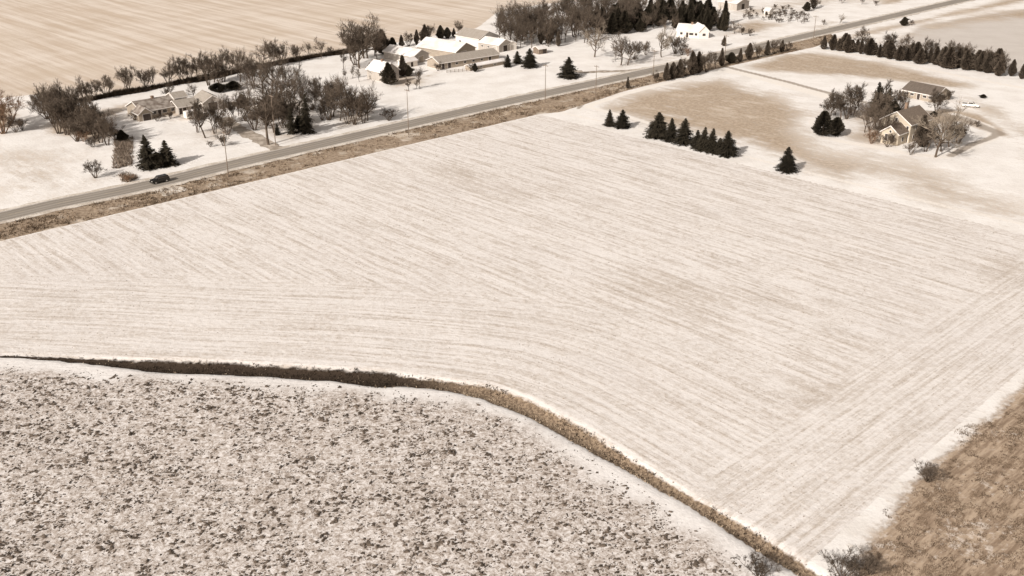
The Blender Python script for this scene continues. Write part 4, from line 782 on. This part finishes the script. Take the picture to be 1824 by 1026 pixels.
house('machine_shed', 'grey gabled machine shed behind the thin bare tree in the left farmyard', 'shed', (363, 199), (398, 194), 9, 3.0, 5.0, 'v', 'greywall', 'greyroof', [(D_, 'front', .5, .05, 3.0, 2.7, 'trim', 'darkdoor'), (W_, 'right', .5, 1.2, 1.2, .9)])
house('garden_shed', 'small shed with bright snowy roof right of the machine shed', 'shed', (401, 193), (421, 190), 5, 2.2, 3.3, 'u', 'tanwall', 'snowroof', [(D_, 'front', .4, .05, 1.2, 1.8, 'trim', 'darkdoor')])
house('cabin', 'dark roofed cabin hidden among the tall bare trees', 'cabin', (484, 211), (513, 205), 8, 2.6, 5.0, 'v', 'wood', 'shingle', [(W_, 'front', .3, .9, 1.1, 1.2), (D_, 'front', .65, .05, 1.0, 2.0, 'trim', 'darkdoor')], chimney=(.3, .5, .8))

# ------------------------------------------------------------------ vehicles
def wheel(parent, x, y, r=.36, w=.24):
    def disc(rr, y0, y1, m, nm, par):
        n = 16; v = [(x + rr * math.cos(6.283 * i / n), y0, r + rr * math.sin(6.283 * i / n)) for i in range(n)] + [(x + rr * math.cos(6.283 * i / n), y1, r + rr * math.sin(6.283 * i / n)) for i in range(n)]
        f = [tuple(range(n)), tuple(range(2 * n - 1, n - 1, -1))] + [(i, i + n, (i + 1) % n + n, (i + 1) % n) for i in range(n)]
        return part(nm, MB().add(v, f).me(nm, M[m]), par)
    wobj = disc(r, y - w / 2, y + w / 2, 'rubber', 'wheel', parent)
    disc(r * .62, y - w / 2 - .012, y + w / 2 + .012, 'rim', 'rim', wobj)
def bevel_me(mb, name, m, w=.06):
    me = mb.me(name, m); import bmesh
    bm = bmesh.new(); bm.from_mesh(me); bmesh.ops.recalc_face_normals(bm, faces=bm.faces); bmesh.ops.bevel(bm, geom=[e for e in bm.edges], offset=w, segments=2, affect='EDGES', clamp_overlap=True); bm.to_mesh(me); bm.free(); return me
def car(name, label, cat, px, py, rz, paint, form):
    g = G(px, py); o = thing(name, label, cat, (g.x, g.y, .13 if form == 'suv' else .02), rz)
    hw = .95
    if form == 'suv':
        body = [(-2.45, .35), (2.40, .35), (2.48, .75), (2.35, 1.02), (1.25, 1.16), (-2.40, 1.16), (-2.5, .8)]
        cabin = [(1.15, 1.15), (.45, 1.76), (-2.1, 1.78), (-2.42, 1.15)]
        glass = [(.98, 1.22), (.42, 1.68), (-2.02, 1.70), (-2.26, 1.22)]
    else:
        body = [(-2.7, .45), (2.55, .45), (2.65, .85), (2.5, 1.12), (1.35, 1.22), (-2.7, 1.22), (-2.78, .8)]
        cabin = [(1.25, 1.21), (.55, 1.86), (-.75, 1.86), (-.95, 1.21)]
        glass = [(1.05, 1.28), (.5, 1.77), (-.66, 1.77), (-.8, 1.28)]
    part('body', bevel_me(MB().prism(body, -hw, hw), 'body', M[paint], .09), o)
    part('cabin', bevel_me(MB().prism(cabin, -hw + .1, hw - .1), 'cabin', M[paint], .06), o)
    part('side_window', MB().prism(glass, -hw + .085, -hw + .098).me('side_window', M['glass']), o)
    part('side_window', MB().prism(glass, hw - .098, hw - .085).me('side_window', M['glass']), o)
    (x0, z0), (x1, z1) = cabin[0], cabin[1]
    part('windscreen', MB().slab([(x0 - .06, -hw + .25, z0 + .10), (x1 + .08, -hw + .25, z1 - .04), (x1 + .08, hw - .25, z1 - .04), (x0 - .06, hw - .25, z0 + .10)][::-1], -.03).me('windscreen', M['glass']), o)
    for x in (-1.5, 1.5):
        for y in (-hw + .1, hw - .1): wheel(o, x, y)
    fx = body[2][0]
    for y in (-.68, .68): part('headlight', MB().box(fx - .10, fx + .02, y - .17, y + .17, .78, .92).me('headlight', M['lamp']), o)
    part('bumper', MB().box(fx - .2, fx + .03, -.85, .85, .38, .56).me('bumper', M['rubber']), o)
    if form == 'pickup':
        part('cargo_bed', MB().box(-2.55, -1.05, -.78, .78, 1.20, 1.235).me('cargo_bed', M['rubber']), o)
    return o
rdir = math.atan2(eA[1], eA[0])
car('dark_suv', 'black vehicle driving along the road past the spruce pair', 'car', 285, 325.5, rdir + math.pi, 'blackpaint', 'suv')
car('pickup_truck', 'white pickup truck parked on the snow right of the grey roofed barn', 'pickup', 1728, 191, -.35, 'whitepaint', 'pickup')
# camper trailer
g = G(345, 210.5); o = thing('camper_trailer', 'white box camper trailer parked before the ranch house garage', 'trailer', (g.x, g.y, 0), rdir)
part('body', bevel_me(MB().box(-2.9, 2.9, -1.15, 1.15, .5, 2.55), 'body', M['whitewall'], .12), o)
part('roof_snow', bevel_me(MB().box(-2.75, 2.75, -1.05, 1.05, 2.55, 2.66), 'roof_snow', M['snowroof'], .04), o)
for x in (-1.8, 1.6): part('window', MB().box(x - .5, x + .5, -1.19, -1.152, 1.35, 2.0).me('window', M['glass']), o)
part('door', MB().box(-.5, .2, -1.19, -1.152, .55, 2.25).me('door', M['tanwall']), o)
for y in (-1.0, 1.0): wheel(o, -.2, y, .33)
part('hitch', MB().box(2.9, 4.0, -.08, .08, .42, .55).me('hitch', M['rubber']), o)

# ------------------------------------------------------------------ utility poles
def pole(px, py, hpx, label, arms=1):
    g = G(px, py); h = metres(px, py, hpx); o = thing('utility_pole', label, 'pole', (g.x, g.y, 0), rdir, 'utility poles along the road')
    part('shaft', MB().tube([(0, 0, -.2), (0, 0, h * .5), (0, 0, h)], [.13, .11, .08], 8).me('shaft', M['wood']), o)
    for a in range(arms):
        z = h - .5 - a * 1.1
        c = part('crossarm', MB().box(-.06, .06, -1.2, 1.2, z - .07, z + .07).me('crossarm', M['wood']), o)
        for y in (-1.05, -.4, .4, 1.05): part('insulator', MB().tube([(0, y, z + .07), (0, y, z + .30)], [.06, .04], 6).me('insulator', M['ceramic']), c)
for x, y, h, l in [(407, 315, 76, 'utility pole nearest the black vehicle, on the brown verge'), (728, 241, 78, 'utility pole on the verge below the white farmhouse lawn'), (971, 183, 64, 'utility pole on the verge near the corner of the white field'),
                   (1061, 172, 52, 'utility pole on the verge just past the corner of the white field'), (1163, 143, 50, 'utility pole at the left end of the roadside scrub row'), (1290, 113, 46, 'utility pole rising out of the roadside scrub row'), (1448, 78, 44, 'utility pole beside the road near the start of the windbreak'), (491, 259, 84, 'utility pole on the far side of the road by the driveway')]:
    pole(x, y, h, l)
# rail fence before the long barn
a, b = G(796, 130), G(838, 126.5); L = (b - a).length
o = thing('rail_fence', 'low wooden rail fence on the snow before the long grey barn', 'fence', (a.x, a.y, 0), math.atan2(b.y - a.y, b.x - a.x))
n = 7
for i in range(n): part('post', MB().box(L * i / (n - 1) - .07, L * i / (n - 1) + .07, -.07, .07, -.1, 1.15).me('post', M['wood']), o)
for z in (.45, .95): part('rail', MB().box(0, L, -.115, -.073, z - .06, z + .06).me('rail', M['wood']), o)
